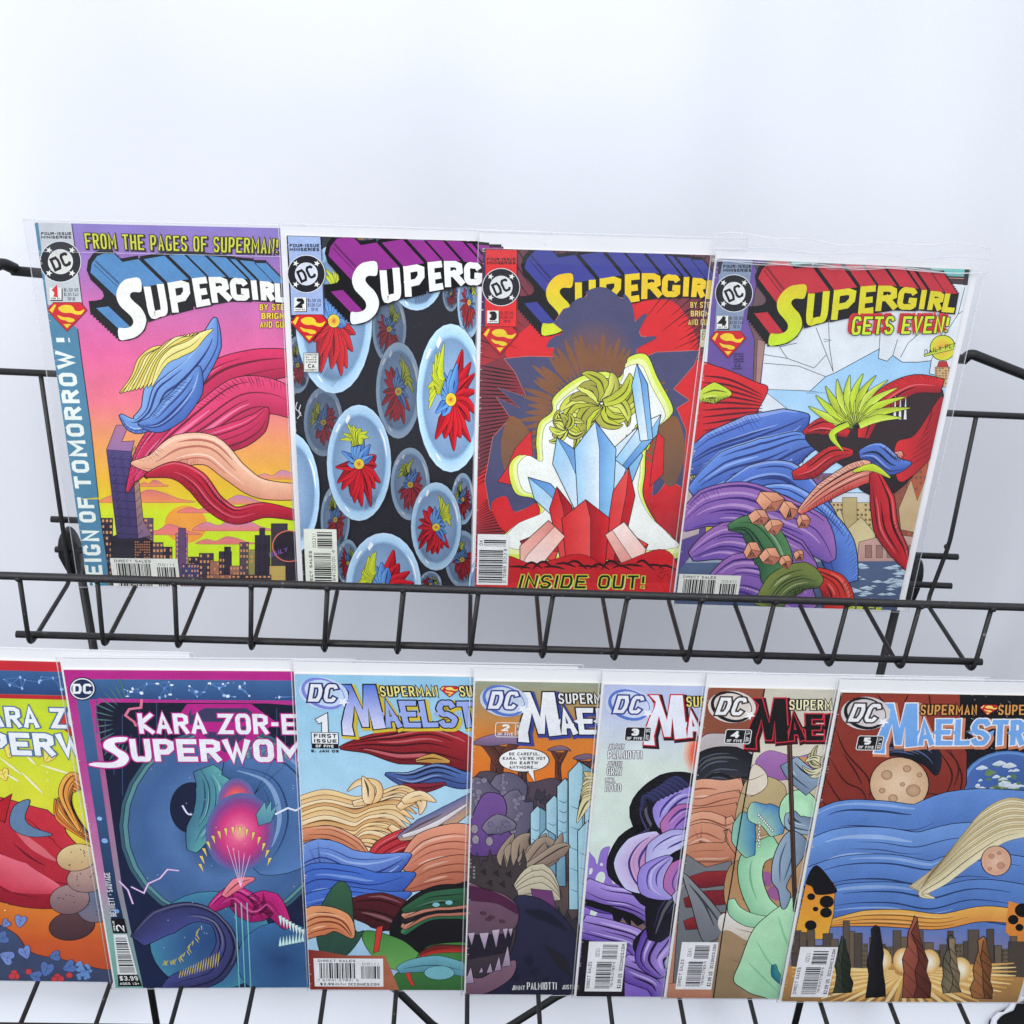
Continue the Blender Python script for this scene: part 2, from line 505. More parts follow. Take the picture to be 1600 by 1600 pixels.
        me = bpy.data.meshes.new('printed_front_cover'); me.from_pydata(self.v, [], self.f)
        ca = me.color_attributes.new('Col', 'FLOAT_COLOR', 'CORNER')
        flat = []
        for c in self.c: flat.extend((c[0], c[1], c[2], 1.0))
        ca.data.foreach_set('color', flat)
        me.update()
        return mesh_obj('printed_front_cover', me, M_PRINT, parent)


# ------------------------------------------------------------------ marks shared by several covers
BLACK, WHITE, INK = (20, 20, 26), (238, 238, 236), (16, 15, 20)


def lq(x0, y0, x1, y1): return [(x0, y0), (x1, y0), (x1, y1), (x0, y1)]


def round_bullet(a, c, r, face=(225, 225, 220)):
    """round publisher's bullet: black ring with four stars, two slanted letters"""
    a.ell(c, r, r, (225, 228, 232)); a.ell(c, r * .965, r * .965, (30, 30, 38))
    a.ell(c, r * .60, r * .60, (225, 228, 232)); a.ell(c, r * .57, r * .57, face)
    for k in range(4):
        t = math.radians(45 + 90 * k); a.star((c[0] + r * .78 * math.cos(t), c[1] + r * .78 * math.sin(t)), r * .17, (235, 236, 230), .3)
    # DC, tilted
    def q(u, v):
        A = math.radians(-24); return (c[0] + r * (u * math.cos(A) - v * math.sin(A)), c[1] + r * (u * math.sin(A) + v * math.cos(A)))
    w = (a.mm((c[0] + r, c[1])) - a.mm(c)).length
    a.text('DC', [q(-.45, -.34), q(.47, -.34), q(.47, .34), q(-.45, .34)], (24, 24, 30), w * .24, gap=.14)


def shield(a, x0, y0, x1, y1, red=(205, 35, 45), yel=(235, 205, 50)):
    """small five-sided emblem printed under the price box"""
    W_, H_ = x1 - x0, y1 - y0
    def p(*pts): return [(x0 + u * W_, y0 + v * H_) for u, v in pts]
    a.poly(p((.16, 0), (.84, 0), (1, .27), (.5, 1), (0, .27)), red, ol=.35, olc=(70, 10, 25))
    a.poly(p((.06, .27), (.17, .08), (.23, .08), (.13, .36)), yel)
    a.poly(p((.30, .16), (.42, .09), (.58, .10), (.66, .18), (.70, .28), (.82, .30), (.93, .24), (.86, .40), (.74, .42), (.60, .36), (.44, .36), (.33, .30), (.28, .22)), yel, smooth=True)
    a.poly(p((.26, .44), (.40, .50), (.56, .52), (.68, .58), (.66, .66), (.55, .68), (.46, .62), (.34, .58)), yel, smooth=True)
    a.poly(p((.40, .74), (.60, .74), (.50, .89)), yel)


def swoosh_bullet(a, x, y, s, ring, face=(236, 238, 245), edge=(40, 50, 110), glow=(215, 220, 245)):
    """slanted two-letter mark inside a swirl with a star; x,y = its centre in mm, s = half width"""
    a.local()
    a.ell((x, y), s * 1.08, s * .82, glow, -.25, rings=[(.9, glow)])
    for rx, ry, c in ((1.0, .74, ring), (.86, .58, glow)):
        a.ell((x - s * .02, y), s * rx, s * ry, c, -.55)
    a.ell((x + s * .1, y + s * .06), s * .84, s * .56, glow, -.55)
    def q(u, v): return (x + s * (u + .18 * v), y + s * v)
    a.text('DC', [q(-.62, .48), q(.58, .48), q(.58, -.42), q(-.62, -.42)], face, s * .24, outline=(s * .08, edge), gap=.2)
    a.star((x + s * .84, y - s * .42), s * .26, face, .2)


def title_letters(a, dx, dy, sc_, face, face2, side, vec0=(-17, 18), vec1=(-13, 14), sx=1.0):
    """big block masthead with letters pushed back in depth; shapes in mm from the cover's top left corner"""
    H = a.H
    def L(p): return Vector((dx + p[0] * sc_ * sx, H - dy - p[1] * sc_))
    S = MAST['S']
    quads = MAST['quads']
    items = [('S', [L(p) for p in S])]
    # black body: sweep fat copies of every letter along the depth vector
    a.local()
    outl = []
    for ch, q in quads:
        outl.append((ch, [L(p) for p in q]))
    def vec(x):
        t = max(0, min(1, (x - L((30, 0)).x) / (L((160, 0)).x - L((30, 0)).x)))
        return Vector((vec0[0] + (vec1[0] - vec0[0]) * t, vec0[1] + (vec1[1] - vec0[1]) * t)) * sc_
    allq = [('S', [L(p) for p in MAST['S']])] + outl
    for k in range(10, -1, -1):
        for i, (ch, q) in enumerate(allq):
            cx = sum(p.x for p in q) / len(q); v = vec(cx) * (k / 10)
            P = [p + v for p in q]
            a.up1()
            a.fill(P, INK)
            a.stroke(P + [P[0]], 1.9, INK, same=False)
    # coloured tops
    for ch, q in outl:
        v = vec(sum(p.x for p in q) / 4)
        b = [q[0], q[1], q[1] + v * .93, q[0] + v * .93]
        a.up1(); a.fill(b, side)
        a.stroke([q[0] + v * .05, q[0] + v * .93], .5, INK)
    SP = [L(p) for p in MAST['S']]
    v = vec(SP[0].x)
    a.up1(); a.fill([SP[0], SP[0] + v * .93] + [p + v * .93 for p in SP[1:5]] + SP[4:0:-1], side)
    for f in (.25, .32, .5): 
        p = SP[2].lerp(SP[4], f); a.stroke([p + v * .08, p + v * .93], .4, INK)
    i0, i1 = MAST['foot']
    a.up1(); a.fill([SP[i0], SP[i1], SP[i1] + v * .80, SP[i0] + v * .80], side)
    # faces
    lo = min(p.y for p in SP); hi = max(p.y for p in SP)
    def fn(p):
        t = max(0, min(1, (hi - p[1]) / (hi - lo))); return tuple(face[k] + (face2[k] - face[k]) * t for k in range(3))
    a.up1(); a.fill([Vector(p) for p in spline(SP, 3, True)[:-1]], face, fn=fn)
    for ch, q in outl:
        t = (hi - sum(p.y for p in q) / 4) / (hi - lo) * 1.05
        c = tuple(face[k] + (face2[k] - face[k]) * min(1, t) for k in range(3))
        wd = (5.0 - 1.5 * min(1, max(0, (sum(p.x for p in q) / 4 - dx - 40) / 110))) * sc_
        a.text(ch, [q[0], q[1], q[2], q[3]], c, wd)


# masthead traced once, in zoomed pixels of the fourth cover, turned into mm below
MAST_PX = {
 'S': [(598, 318), (545, 316), (505, 328), (465, 365), (445, 410), (452, 455), (478, 487), (500, 517), (500, 545), (478, 565), (440, 571), (410, 572), (402, 628), (448, 628), (500, 614), (545, 582), (573, 537), (574, 500), (560, 465), (537, 440), (520, 415), (525, 396), (545, 386), (588, 384)],
 'foot': (11, 9),
 'quads': [('U', [(607, 362), (720, 346), (706, 502), (592, 534)]), ('P', [(742, 344), (862, 328), (838, 478), (726, 502)]), ('E', [(880, 324), (962, 318), (945, 462), (866, 474)]),
           ('R', [(974, 318), (1068, 322), (1070, 440), (954, 456)]), ('G', [(1084, 324), (1182, 336), (1165, 446), (1066, 442)]), ('I', [(1196, 340), (1228, 344), (1212, 444), (1180, 442)]),
           ('R', [(1244, 346), (1320, 354), (1296, 450), (1226, 446)]), ('L', [(1322, 360), (1384, 362), (1366, 462), (1300, 456)])],
}
MAST = {}

MAEL_PX = {   # second masthead, zoomed pixels of the seventh lower cover (1210, 1040, .24375)
 'M': [(705, 240), (762, 240), (800, 400), (842, 240), (915, 240), (915, 512), (838, 520), (836, 380), (812, 505), (772, 505), (752, 370), (728, 440), (706, 500), (706, 560), (636, 556), (650, 480), (690, 390), (730, 320), (742, 282)],
 'quads': [('A', [(905, 345), (1010, 345), (1022, 508), (920, 510)]), ('E', [(1035, 340), (1142, 340), (1142, 508), (1030, 508)]), ('L', [(1160, 340), (1256, 340), (1250, 506), (1150, 508)]),
           ('S', [(1270, 340), (1390, 340), (1370, 508), (1250, 508)]), ('T', [(1395, 345), (1500, 345), (1490, 508), (1390, 508)]), ('R', [(1515, 345), (1600, 345), (1600, 508), (1505, 508)])],
 'sub': [(938, 248), (1296, 248), (1296, 312), (932, 312)], 'shield': (1318, 246, 1424, 318), 'sub2': [(1436, 248), (1600, 248), (1600, 312), (1430, 312)],
}
MAEL = {}


def mael_title(a, face, face2, edge, edge2, sub, subedge, upto=6, sub2=True, subtext='SUPERMAN', shieldon=True):
    H = a.H; a.local()
    def L(p): return Vector((p[0], H - p[1]))
    def mixc(y):
        t = max(0, min(1, (y - 4) / 40)); return tuple(face[k] + (face2[k] - face[k]) * t for k in range(3))
    M = [L(p) for p in MAEL['M']]
    qs = [(c, [L(p) for p in q]) for c, q in MAEL['quads'][:upto]]
    for wd, cc, off in ((3.4, edge2, Vector((1.2, -1.2))), (1.7, edge, Vector((0, 0)))):
        P = [p + off for p in M]
        a.up1(); a.fill(P, cc); a.stroke(P + [P[0]], wd, cc)
        for c, q in qs: a.text(c, [p + off for p in q], cc, 3.5, outline=(wd / 2, cc), face=False)
    a.up1(); a.fill(M, face, face2, (0, -1))
    for c, q in qs:
        a.text(c, q, mixc(24), 3.5)
        m = (q[0] + q[3]) / 2       # little uncial spur
        a.up1(); a.fill([m + Vector((-2.4, 0)), m + Vector((1, 2.2)), m + Vector((1, -2.2))], mixc(26))
    a.text(subtext, [L(p) for p in MAEL['sub']], sub, 1.35, outline=(.65, subedge), gap=.3)
    if shieldon:
        x0, y0, x1, y1 = MAEL['shield']; a.local()
        shield(a, x0, H - y0, x1, H - y1, red=(200, 40, 45), yel=(240, 215, 110))
    if sub2: a.text('SUPE', [L(p) for p in MAEL['sub2']], sub, 1.35, outline=(.65, subedge), gap=.3)


def upc_turned(a, x0, y0, w_, h_, num='00311', price='$2.99 US', digits='761941278315'):
    """white bar-code box lying on its side, mm from bottom left"""
    a.local(); a.poly(lq(x0, y0 + h_, x0 + w_, y0), (235, 235, 238))
    a.text('DIRECT SALES', [(x0 + 1, y0 + 3), (x0 + 1, y0 + 28), (x0 + 3.2, y0 + 28), (x0 + 3.2, y0 + 3)], INK, .4)
    bx0, bx1 = x0 + w_ * .26, x0 + w_ * .66
    a.bars([(bx0, y0 + 3), (bx0, y0 + h_ * .60), (bx1, y0 + h_ * .60), (bx1, y0 + 3)], 62)
    a.bars([(bx0 + 3, y0 + h_ * .66), (bx0 + 3, y0 + h_ * .94), (bx1 + 3, y0 + h_ * .94), (bx1 + 3, y0 + h_ * .66)], 30)
    a.text(num, [(bx0 - 1.6, y0 + h_ * .70), (bx0 - 1.6, y0 + h_ * .88), (bx0 + 1.2, y0 + h_ * .88), (bx0 + 1.2, y0 + h_ * .70)], INK, .3)
    a.text(digits, [(bx1 + .5, y0 + 4), (bx1 + .5, y0 + h_ * .6), (bx1 + 2.2, y0 + h_ * .6), (bx1 + 2.2, y0 + 4)], INK, .3)
    a.text(price, [(x0 + w_ - 3.6, y0 + 3), (x0 + w_ - 3.6, y0 + 17), (x0 + w_ - 1, y0 + 17), (x0 + w_ - 1, y0 + 3)], INK, .5)
    a.text('DCCOMICS.COM', [(x0 + w_ - 3.4, y0 + 20), (x0 + w_ - 3.4, y0 + h_ - 2), (x0 + w_ - 1.2, y0 + h_ - 2), (x0 + w_ - 1.2, y0 + 20)], INK, .45)


def upc_flat(a, x0, y0, w_, h_, num, foot=False):
    """white bar-code box, upright; mm, x0 y0 = top left"""
    a.local(); a.poly(lq(x0, y0, x0 + w_, y0 - h_), (226, 227, 218) if not foot else (236, 236, 238))
    a.text('DIRECT SALES', lq(x0 + w_ * .06, y0 - 1.2, x0 + w_ * .60, y0 - 3.3), INK, .4)
    b = y0 - h_ + (6 if foot else -1)
    a.bars(lq(x0 + w_ * .08, y0 - 4.2, x0 + w_ * .60, b + (1.5 if foot else 0)), 60); a.bars(lq(x0 + w_ * .68, y0 - 7, x0 + w_ * .95, b + (1.5 if foot else 0)), 30)
    a.text(num, lq(x0 + w_ * .70, y0 - 4, x0 + w_ * .94, y0 - 6.2), INK, .3, gap=.5)
    if foot:
        a.text('7 61941 27831 5', lq(x0 + w_ * .04, b + 1, x0 + w_ * .64, b - 1), INK, .3)
        a.text('$2.99', lq(x0 + w_ * .08, y0 - h_ + 3.4, x0 + w_ * .28, y0 - h_ + 1), INK, .6)
        a.text('US/CAN', lq(x0 + w_ * .30, y0 - h_ + 3.2, x0 + w_ * .46, y0 - h_ + 1.2), INK, .3)
        a.text('DCCOMICS.COM', lq(x0 + w_ * .49, y0 - h_ + 3.4, x0 + w_ * .94, y0 - h_ + 1), INK, .55)


def issue_box(a, x, y, num, fg, bg, date=''):
    """rounded 'n OF FIVE' box; mm, top-left corner x y"""
    a.local()
    a.poly([(x + 1, y), (x + 15, y), (x + 16, y - 1), (x + 16, y - 9.5), (x + 15, y - 10.5), (x + 1, y - 10.5), (x, y - 9.5), (x, y - 1), (x + 1, y)], bg, ol=.5, olc=fg) if bg else a.line([(x + 1, y), (x + 15, y), (x + 16, y - 1), (x + 16, y - 9.5), (x + 15, y - 10.5), (x + 1, y - 10.5), (x, y - 9.5), (x, y - 1), (x + 1, y)], .5, fg, smooth=False)
    a.text(num, lq(x + 3.6, y - 1.2, x + 8.6, y - 6.4), fg, 1.5)
    a.text('OF FIVE', lq(x + 1.4, y - 7.4, x + 11, y - 9.5), fg, .5)
    a.line([(x + 12.2, y - .6), (x + 12.2, y - 10)], .4, fg)
    a.text(date, [(x + 15.2, y - 1.2), (x + 15.2, y - 9.2), (x + 13, y - 9.2), (x + 13, y - 1.2)], fg, .35)


def price_column(a, ox, oy, s, x, num, numc, date, lines, fg):
    a.T(ox, oy, s)
# ------------------------------------------------------------------ the eleven covers
def strip_header(a, T, issue_q, bullet, br, numq, num, numcol, dateq, date, prices, shq, face=(225, 226, 222)):
    a.T(*T)
    a.text('FOUR-ISSUE', [(issue_q[0], issue_q[1]), (issue_q[2], issue_q[1]), (issue_q[2], (issue_q[1] + issue_q[3]) / 2 - 2), (issue_q[0], (issue_q[1] + issue_q[3]) / 2 - 2)], INK, .85, gap=.2)
    a.text('MINISERIES', [(issue_q[0], (issue_q[1] + issue_q[3]) / 2 + 2), (issue_q[2], (issue_q[1] + issue_q[3]) / 2 + 2), (issue_q[2], issue_q[3]), (issue_q[0], issue_q[3])], INK, .85, gap=.2)
    round_bullet(a, bullet, br, face)
    a.poly([(numq[0] + 5, numq[1] + 5), (numq[2] + 6, numq[1] + 5), (numq[2] + 6, numq[3] + 6), (numq[0] + 5, numq[3] + 6)], INK)
    a.poly(lq(*numq), (236, 236, 230))
    w_, h_ = numq[2] - numq[0], numq[3] - numq[1]
    a.text(num, lq(numq[0] + w_ * (.14 if num != '1' else .18), numq[1] + h_ * (.06 if num != '1' else -.10), numq[0] + w_ * .84, numq[1] + h_ * .78), numcol, 2.3 if num != '1' else 3.0)
    a.text(date, lq(numq[0] + w_ * .12, numq[3] - h_ * .18, numq[2] - w_ * .12, numq[3] - h_ * .06), INK, .32)
    for i, t in enumerate(prices[1]):
        x0, y0, x1, y1 = prices[0]; hh = (y1 - y0) / 3
        ins = 0 if i < 2 else (x1 - x0) * .22
        a.text(t, lq(x0 + ins, y0 + hh * (i + .12), x1 - ins, y0 + hh * (i + .86)), prices[2], .42, gap=.22)
    shield(a, *shq)


def skyline(a, base, blocks, dark, lit):
    """city blocks: (x0, x1, top, tone, windows) in px with a common base line"""
    for x0, x1, top, tone, win in blocks:
        a.poly(lq(x0, top, x1, base), tone, ol=.3)
        if win:
            a.up1()
            nx, ny = win
            for i in range(nx):
                for j in range(ny):
                    if random.random() < .75:
                        u0 = x0 + (x1 - x0) * (i + .22) / nx; u1 = x0 + (x1 - x0) * (i + .78) / nx
                        v0 = top + (base - top) * (j + .25) / ny; v1 = top + (base - top) * (j + .7) / ny
                        a.fill([a.mm(p) for p in lq(u0, v0, u1, v1)], lit)


def cloud(a, x0, x1, y, h, c1, c2):
    n = 6; top = []
    for i in range(n + 1):
        t = i / n; top.append((x0 + (x1 - x0) * t, y - h * math.sin(math.pi * t) ** .8 * (0.75 + .35 * math.sin(i * 2.3))))
    a.poly(top + [(x1 - (x1 - x0) * .2, y + 4), (x0 + (x1 - x0) * .2, y + 4)], c1, c2, ol=.25, olc=(120, 60, 100), smooth=True)


def swirl(a, c, r, n, tones, ol=.35, seed=1, sq=1.0):
    """cluster of curling leaf-like strips around a point"""
    rg = random.Random(seed)
    for i in range(n):
        t = 2 * math.pi * i / n + rg.uniform(-.3, .3); R = r * rg.uniform(.65, 1.1); k = rg.choice((-1, 1)) * rg.uniform(.5, 1.1)
        pts = [(c[0] + R * f * math.cos(t + k * f * f), c[1] + sq * R * f * math.sin(t + k * f * f)) for f in (.05, .35, .65, .9, 1.0)]
        rm = (a.mm((c[0] + r, c[1])) - a.mm(c)).length
        a.band(pts, (rm * .10, rm * .17, rm * .12, .2), rg.choice(tones), rg.choice(tones), ol, folds=1)


def art_sunset(a):
    """pink and yellow sunset over a city, long crimson streamers"""
    a.ground([(0, (138, 122, 195)), (24, (160, 118, 190)), (48, (200, 110, 175)), (85, (232, 104, 160)), (120, (238, 120, 140)), (150, (240, 160, 95)), (176, (238, 182, 58)), (192, (232, 205, 40)), (202, (212, 228, 38)), (230, (205, 232, 42)), (265, (205, 232, 42))])
    z1, z2 = (30, 330, .28125), (30, 600, .28125)
    a.T(*z2)
    for x0, x1, y, h, c in ((665, 830, 566, 34, (214, 112, 130)), (440, 980, 655, 70, (225, 120, 120)), (1310, 1600, 524, 46, (190, 140, 190)), (1020, 1400, 664, 48, (200, 135, 190))):
        cloud(a, x0, x1, y, h, c, (240, 150, 80))
    a.ell((925, 780), 118, 105, (240, 158, 60), rings=[(.9, (240, 160, 60)), (0, (245, 165, 66))])
    for x0, x1, y, h, c in ((880, 1240, 712, 44, (225, 115, 130)), (640, 1010, 834, 56, (230, 120, 130)), (960, 1420, 812, 76, (205, 140, 195)), (980, 1320, 886, 40, (225, 120, 140))):
        cloud(a, x0, x1, y, h, c, (236, 130, 110))
    D = (48, 40, 56)
    skyline(a, 1130, [(455, 520, 745, (42, 38, 52), (3, 12)), (870, 935, 830, (130, 90, 140), (4, 12)), (885, 925, 800, (100, 70, 110), None), (690, 745, 745, (96, 74, 96), (2, 14)), (740, 800, 880, (70, 60, 70), (3, 8)), (800, 850, 905, D, (3, 6)),
                      (940, 1010, 960, D, (4, 6)), (1000, 1080, 940, (60, 50, 66), (4, 6)), (1060, 1130, 985, (165, 110, 90), (4, 5)), (1110, 1180, 930, (60, 50, 66), (4, 6)), (1140, 1175, 905, D, None), (1170, 1240, 1010, (150, 105, 90), (4, 4)),
                      (1225, 1275, 880, (84, 70, 84), (3, 8)), (1280, 1370, 920, (150, 140, 80), (4, 8)), (1310, 1395, 840, (48, 40, 56), None), (1335, 1365, 800, (48, 40, 56), None), (1400, 1490, 775, (60, 52, 64), None), (1390, 1500, 1010, (190, 170, 90), (6, 5)),
                      (905, 1000, 1000, (60, 66, 110), (6, 5)), (1040, 1180, 1060, (150, 100, 85), (7, 3)), (1180, 1400, 1060, (60, 50, 60), (9, 3)), (1480, 1620, 960, (44, 36, 44), None)], D, (214, 150, 100))
    a.poly([(510, 1130), (510, 850), (560, 830), (640, 828), (690, 850), (740, 870), (740, 1130)], (40, 36, 48), ol=.3)
    skyline(a, 1000, [(640, 730, 870, (46, 40, 52), (7, 9))], D, (200, 130, 80))
    # tall slab tower
    a.poly([(485, 365), (625, 375), (660, 860), (545, 860)], (78, 66, 122), (62, 52, 96), ol=.4)
    a.poly([(625, 375), (645, 345), (690, 760), (740, 840), (660, 860)], (196, 150, 90), (120, 96, 130), ol=.4)
    a.poly([(485, 365), (540, 228), (608, 228), (570, 320), (640, 315), (625, 375)], (176, 120, 150), (150, 110, 160), ol=.4)
    for k in range(1, 11): a.line([(490 + 4.6 * k, 365 + 46 * k), (628 + 3.4 * k, 378 + 46 * k), (648 + 4 * k, 350 + 46 * k)], .35, INK, smooth=False)
    for k in range(26): a.hatch((500 + k * 5, 400 + (k * 37) % 400), (520 + k * 4, 440 + (k * 37) % 400), (520 + k * 5, 370 + (k * 37) % 400), (540 + k * 4, 410 + (k * 37) % 400), 2, .35, (30, 26, 60))
    a.ell((1500, 900), 92, 86, (46, 36, 46), ol=.8, olc=(225, 120, 95)); a.ell((1495, 895), 80, 74, (40, 32, 42))
    a.text('DAILY', [(1388, 938), (1490, 905), (1492, 930), (1392, 962)], (130, 90, 170), .6)
    # long streamers flying in the evening wind
    R1, R2 = (226, 50, 105), (172, 26, 66)
    a.T(*z1)
    a.band([(600, 1560), (700, 1330), (900, 1130), (1120, 930), (1330, 860), (1520, 840)], (1, 6, 11, 13, 12, 9), R1, R2, .6, folds=4, foldc=(110, 14, 46))
    a.band([(640, 1500), (800, 1330), (1010, 1190), (1230, 1040), (1400, 1030), (1540, 1090)], (1, 6, 13, 15, 13, 9), (236, 70, 124), (190, 34, 82), .6, folds=4, foldc=(120, 16, 52))
    a.band([(700, 1480), (880, 1340), (1060, 1290), (1220, 1240), (1320, 1180), (1380, 1090)], (1, 6, 10, 10, 8, 1), R1, R2, .6, folds=3, foldc=(110, 14, 46))
    a.band([(560, 1130), (640, 1190), (740, 1130), (800, 1010), (880, 950), (980, 850), (1060, 730), (1090, 590)], (1, 6, 9, 13, 15, 11, 8, 1), (132, 176, 230), (84, 120, 196), .6, folds=4, foldc=(40, 60, 130))
    a.band([(660, 1180), (760, 1180), (860, 1100), (960, 980), (1000, 860)], (1, 7, 10, 8, 1), (108, 152, 220), (66, 100, 178), .6, folds=3, foldc=(40, 60, 130))
    a.band([(620, 1400), (760, 1400), (900, 1330), (1060, 1330), (1200, 1450), (1340, 1540), (1560, 1560)], (1, 8, 12, 12, 9, 8, 6), (250, 198, 164), (226, 152, 124), .6, folds=3, foldc=(190, 110, 90))
    a.band([(700, 1470), (860, 1440), (980, 1500), (1080, 1620), (1200, 1690), (1360, 1660), (1540, 1690)], (1, 7, 9, 8, 7, 6, 4), (205, 34, 60), (160, 22, 48), .6, folds=3, foldc=(90, 10, 30))
    Y = ((236, 220, 110), (222, 198, 74), (246, 236, 160))
    for k in range(9):
        o = k * 22
        a.band([(560 + o, 1010 - o * .2), (640 + o * .9, 930 - o * .5), (690 + o, 840 - o * .3), (760 + o * 1.1, 780 - o * .3 + 20 * math.sin(k)), (860 + o * .9, 760 - o * .4), (900 + o, 690 - o * .2)], (.4, 2.6, 4.2, 3.8, 2.4, .3), Y[k % 3], Y[(k + 1) % 3], .4, folds=1)
    # left banner
    a.poly([(85, 58), (105, 58), (165, 560), (310, 640), (325, 655), (352, 860), (396, 1180), (438, 1590), (300, 1600)], (78, 132, 162))
    a.T(*z2); a.poly([(300, 640), (438, 640), (470, 860), (490, 990), (505, 1130), (380, 1130)], (78, 132, 162))
    a.line([(438, 636), (470, 860), (490, 990), (505, 1125)], .5, INK, smooth=False)
    a.T(*z1); a.line([(325, 655), (352, 860), (396, 1180), (440, 1590)], .5, INK, smooth=False)
    cream = (232, 240, 232)
    words = (('REIGN', (374, 1140), (348, 812), (440, 812), (474, 1140), z2), ('OF', (338, 768), (322, 628), (412, 628), (428, 768), z2))
    for t, bl, tl, tr, br, z in words:
        a.T(*z); a.text(t, [bl, tl, tr, br], cream, 2.7, gap=.3)
    a.T(*z1); a.text('TOMORROW', [(312, 1540), (198, 775), (298, 775), (404, 1540)], cream, 2.7, gap=.3)
    a.text('!', [(196, 735), (192, 695), (292, 695), (296, 735)], cream, 3.0)
    # grey panel
    a.poly([(105, 60), (290, 64), (300, 130), (325, 330), (350, 500), (345, 520), (160, 520), (150, 430), (118, 160)], (196, 202, 206))
    a.line([(291, 64), (303, 150), (330, 350), (352, 520)], .45, INK, smooth=False)
    strip_header(a, z1, (122, 116, 290, 152), (230, 280), 116, (170, 424, 236, 492), '1', (220, 45, 55), None, 'FEB 94', ((250, 424, 330, 500), ('$1.50 US', '$1.95 CAN', '70P UK'), (60, 66, 76)), (156, 506, 378, 668), (222, 222, 214))
    a.T(*z1)
    q = [(362, 122), (1440, 152), (1436, 236), (372, 206)]
    a.text('FROM THE PAGES OF SUPERMAN!', [(p[0] + 5, p[1] + 5) for p in q], INK, 1.9, gap=.3, outline=(.6, INK), face=False)
    a.text('FROM THE PAGES OF SUPERMAN!', q, (214, 214, 46), 1.9, outline=(.5, INK), gap=.3)
    for i, t in enumerate(('BY STERN', 'BRIGMAN', 'AND GUICE')):
        x = (1336, 1346, 1338)[i]; a.text(t, lq(x, 516 + 48 * i, x + 190, 550 + 48 * i), (240, 214, 60), 1.0, outline=(.35, (110, 50, 60)), gap=.25)
    title_letters(a, 6.0, 19.5, 1.0, (243, 243, 236), (243, 243, 236), (84, 138, 190), sx=.93)
    # bar code
    a.T(*z2); q0 = a.mm((505, 965)); q1 = a.mm((880, 965))
    upc_flat(a, q0.x, q0.y, q1.x - q0.x, q0.y + 1, '00111')


def bubble(a, c, rx, ry, tone, blossom=True, ang=0):
    def t(r, g, b): return tuple(min(255, x * tone + y * (1 - tone)) for x, y in zip((r, g, b), (30, 30, 40)))
    a.ell(c, rx, ry, t(196, 224, 245), ang, ol=.3, olc=t(90, 110, 135), rings=[(.86, t(168, 208, 240)), (.80, t(120, 150, 185)), (.4, t(140, 170, 205)), (0, t(150, 178, 210))])
    if blossom:
        X, Y = c[0], c[1]
        rot_ = random.Random(int(X + 3 * Y)).uniform(-1.1, 1.1)
        def P(*pts): return [(X + (u * math.cos(rot_) - v * math.sin(rot_)) * rx, Y + (u * math.sin(rot_) + v * math.cos(rot_)) * ry) for u, v in pts]
        rd, rd2 = t(226, 36, 48), t(130, 18, 34)
        rg = random.Random(int(X * 7 + Y)); mmr = (a.mm((X + rx, Y)) - a.mm((X, Y))).length
        for k in range(11):             # red leaves of a bromeliad
            th = math.pi * (-.05 + 1.10 * k / 10) + rg.uniform(-.08, .08); L_ = rg.uniform(.62, .86); bend_ = rg.uniform(.1, .3) * (1 if math.cos(th) > 0 else -1)
            a.band(P((0, .04), (.30 * math.cos(th) + bend_ * .3, .04 + .36 * math.sin(th)), (L_ * .86 * math.cos(th), .04 + L_ * .95 * math.sin(th))), (mmr * .06, mmr * .17, mmr * .02), rd, rd2, .3, folds=1, foldc=t(50, 8, 16))
        for k in range(7):
            th = math.pi * (1.06 + .88 * k / 6) + rg.uniform(-.1, .1); L_ = rg.uniform(.30, .55)
            a.band(P((0, .02), (.22 * math.cos(th), .02 + .22 * math.sin(th)), (L_ * 1.1 * math.cos(th), L_ * .9 * math.sin(th))), (mmr * .08, mmr * .14, mmr * .02), t(110, 166, 228), t(60, 100, 180), .3, folds=1, foldc=t(24, 40, 96))
        a.ell((X, Y + .02 * ry), rx * .16, ry * .09, t(226, 220, 70), ol=.3, rings=[(.5, t(236, 190, 60)), (0, t(200, 60, 50))])
        for k in range(12):             # its yellow-green crown
            th = math.pi * (1.12 + .76 * k / 11) + rg.uniform(-.12, .12); L_ = rg.uniform(.22, .40)
            a.band(P((.02 * (k - 6), -.30), (.16 * math.cos(th), -.38 + .14 * math.sin(th)), (L_ * 1.5 * math.cos(th), -.40 + L_ * .95 * math.sin(th) + rg.uniform(0, .1))), (mmr * .05, mmr * .10, mmr * .01), t(216, 228, 60), t(176, 186, 50), .25, folds=0)
        a.hatch(P((.12, .62))[0], P((.5, .62))[0], P((.02, .86))[0], P((.34, .86))[0], 8, .3, t(40, 60, 90))
    g = t(245, 250, 252)
    def A(th, f): return (c[0] + rx * f * math.cos(th), c[1] + ry * f * math.sin(th))
    a.line([A(-.75, .86), A(-.45, .87), A(-.12, .87)], 1.3, g, taper=True)
    a.poly([A(-2.1, .84), A(-1.95, .90), A(-1.9, .82), A(-2.08, .76)], g); a.line([A(-2.5, .88), A(-2.3, .89)], 1.4, g)
    a.line([A(2.1, .86), A(1.9, .9)], 1.3, g, taper=True)


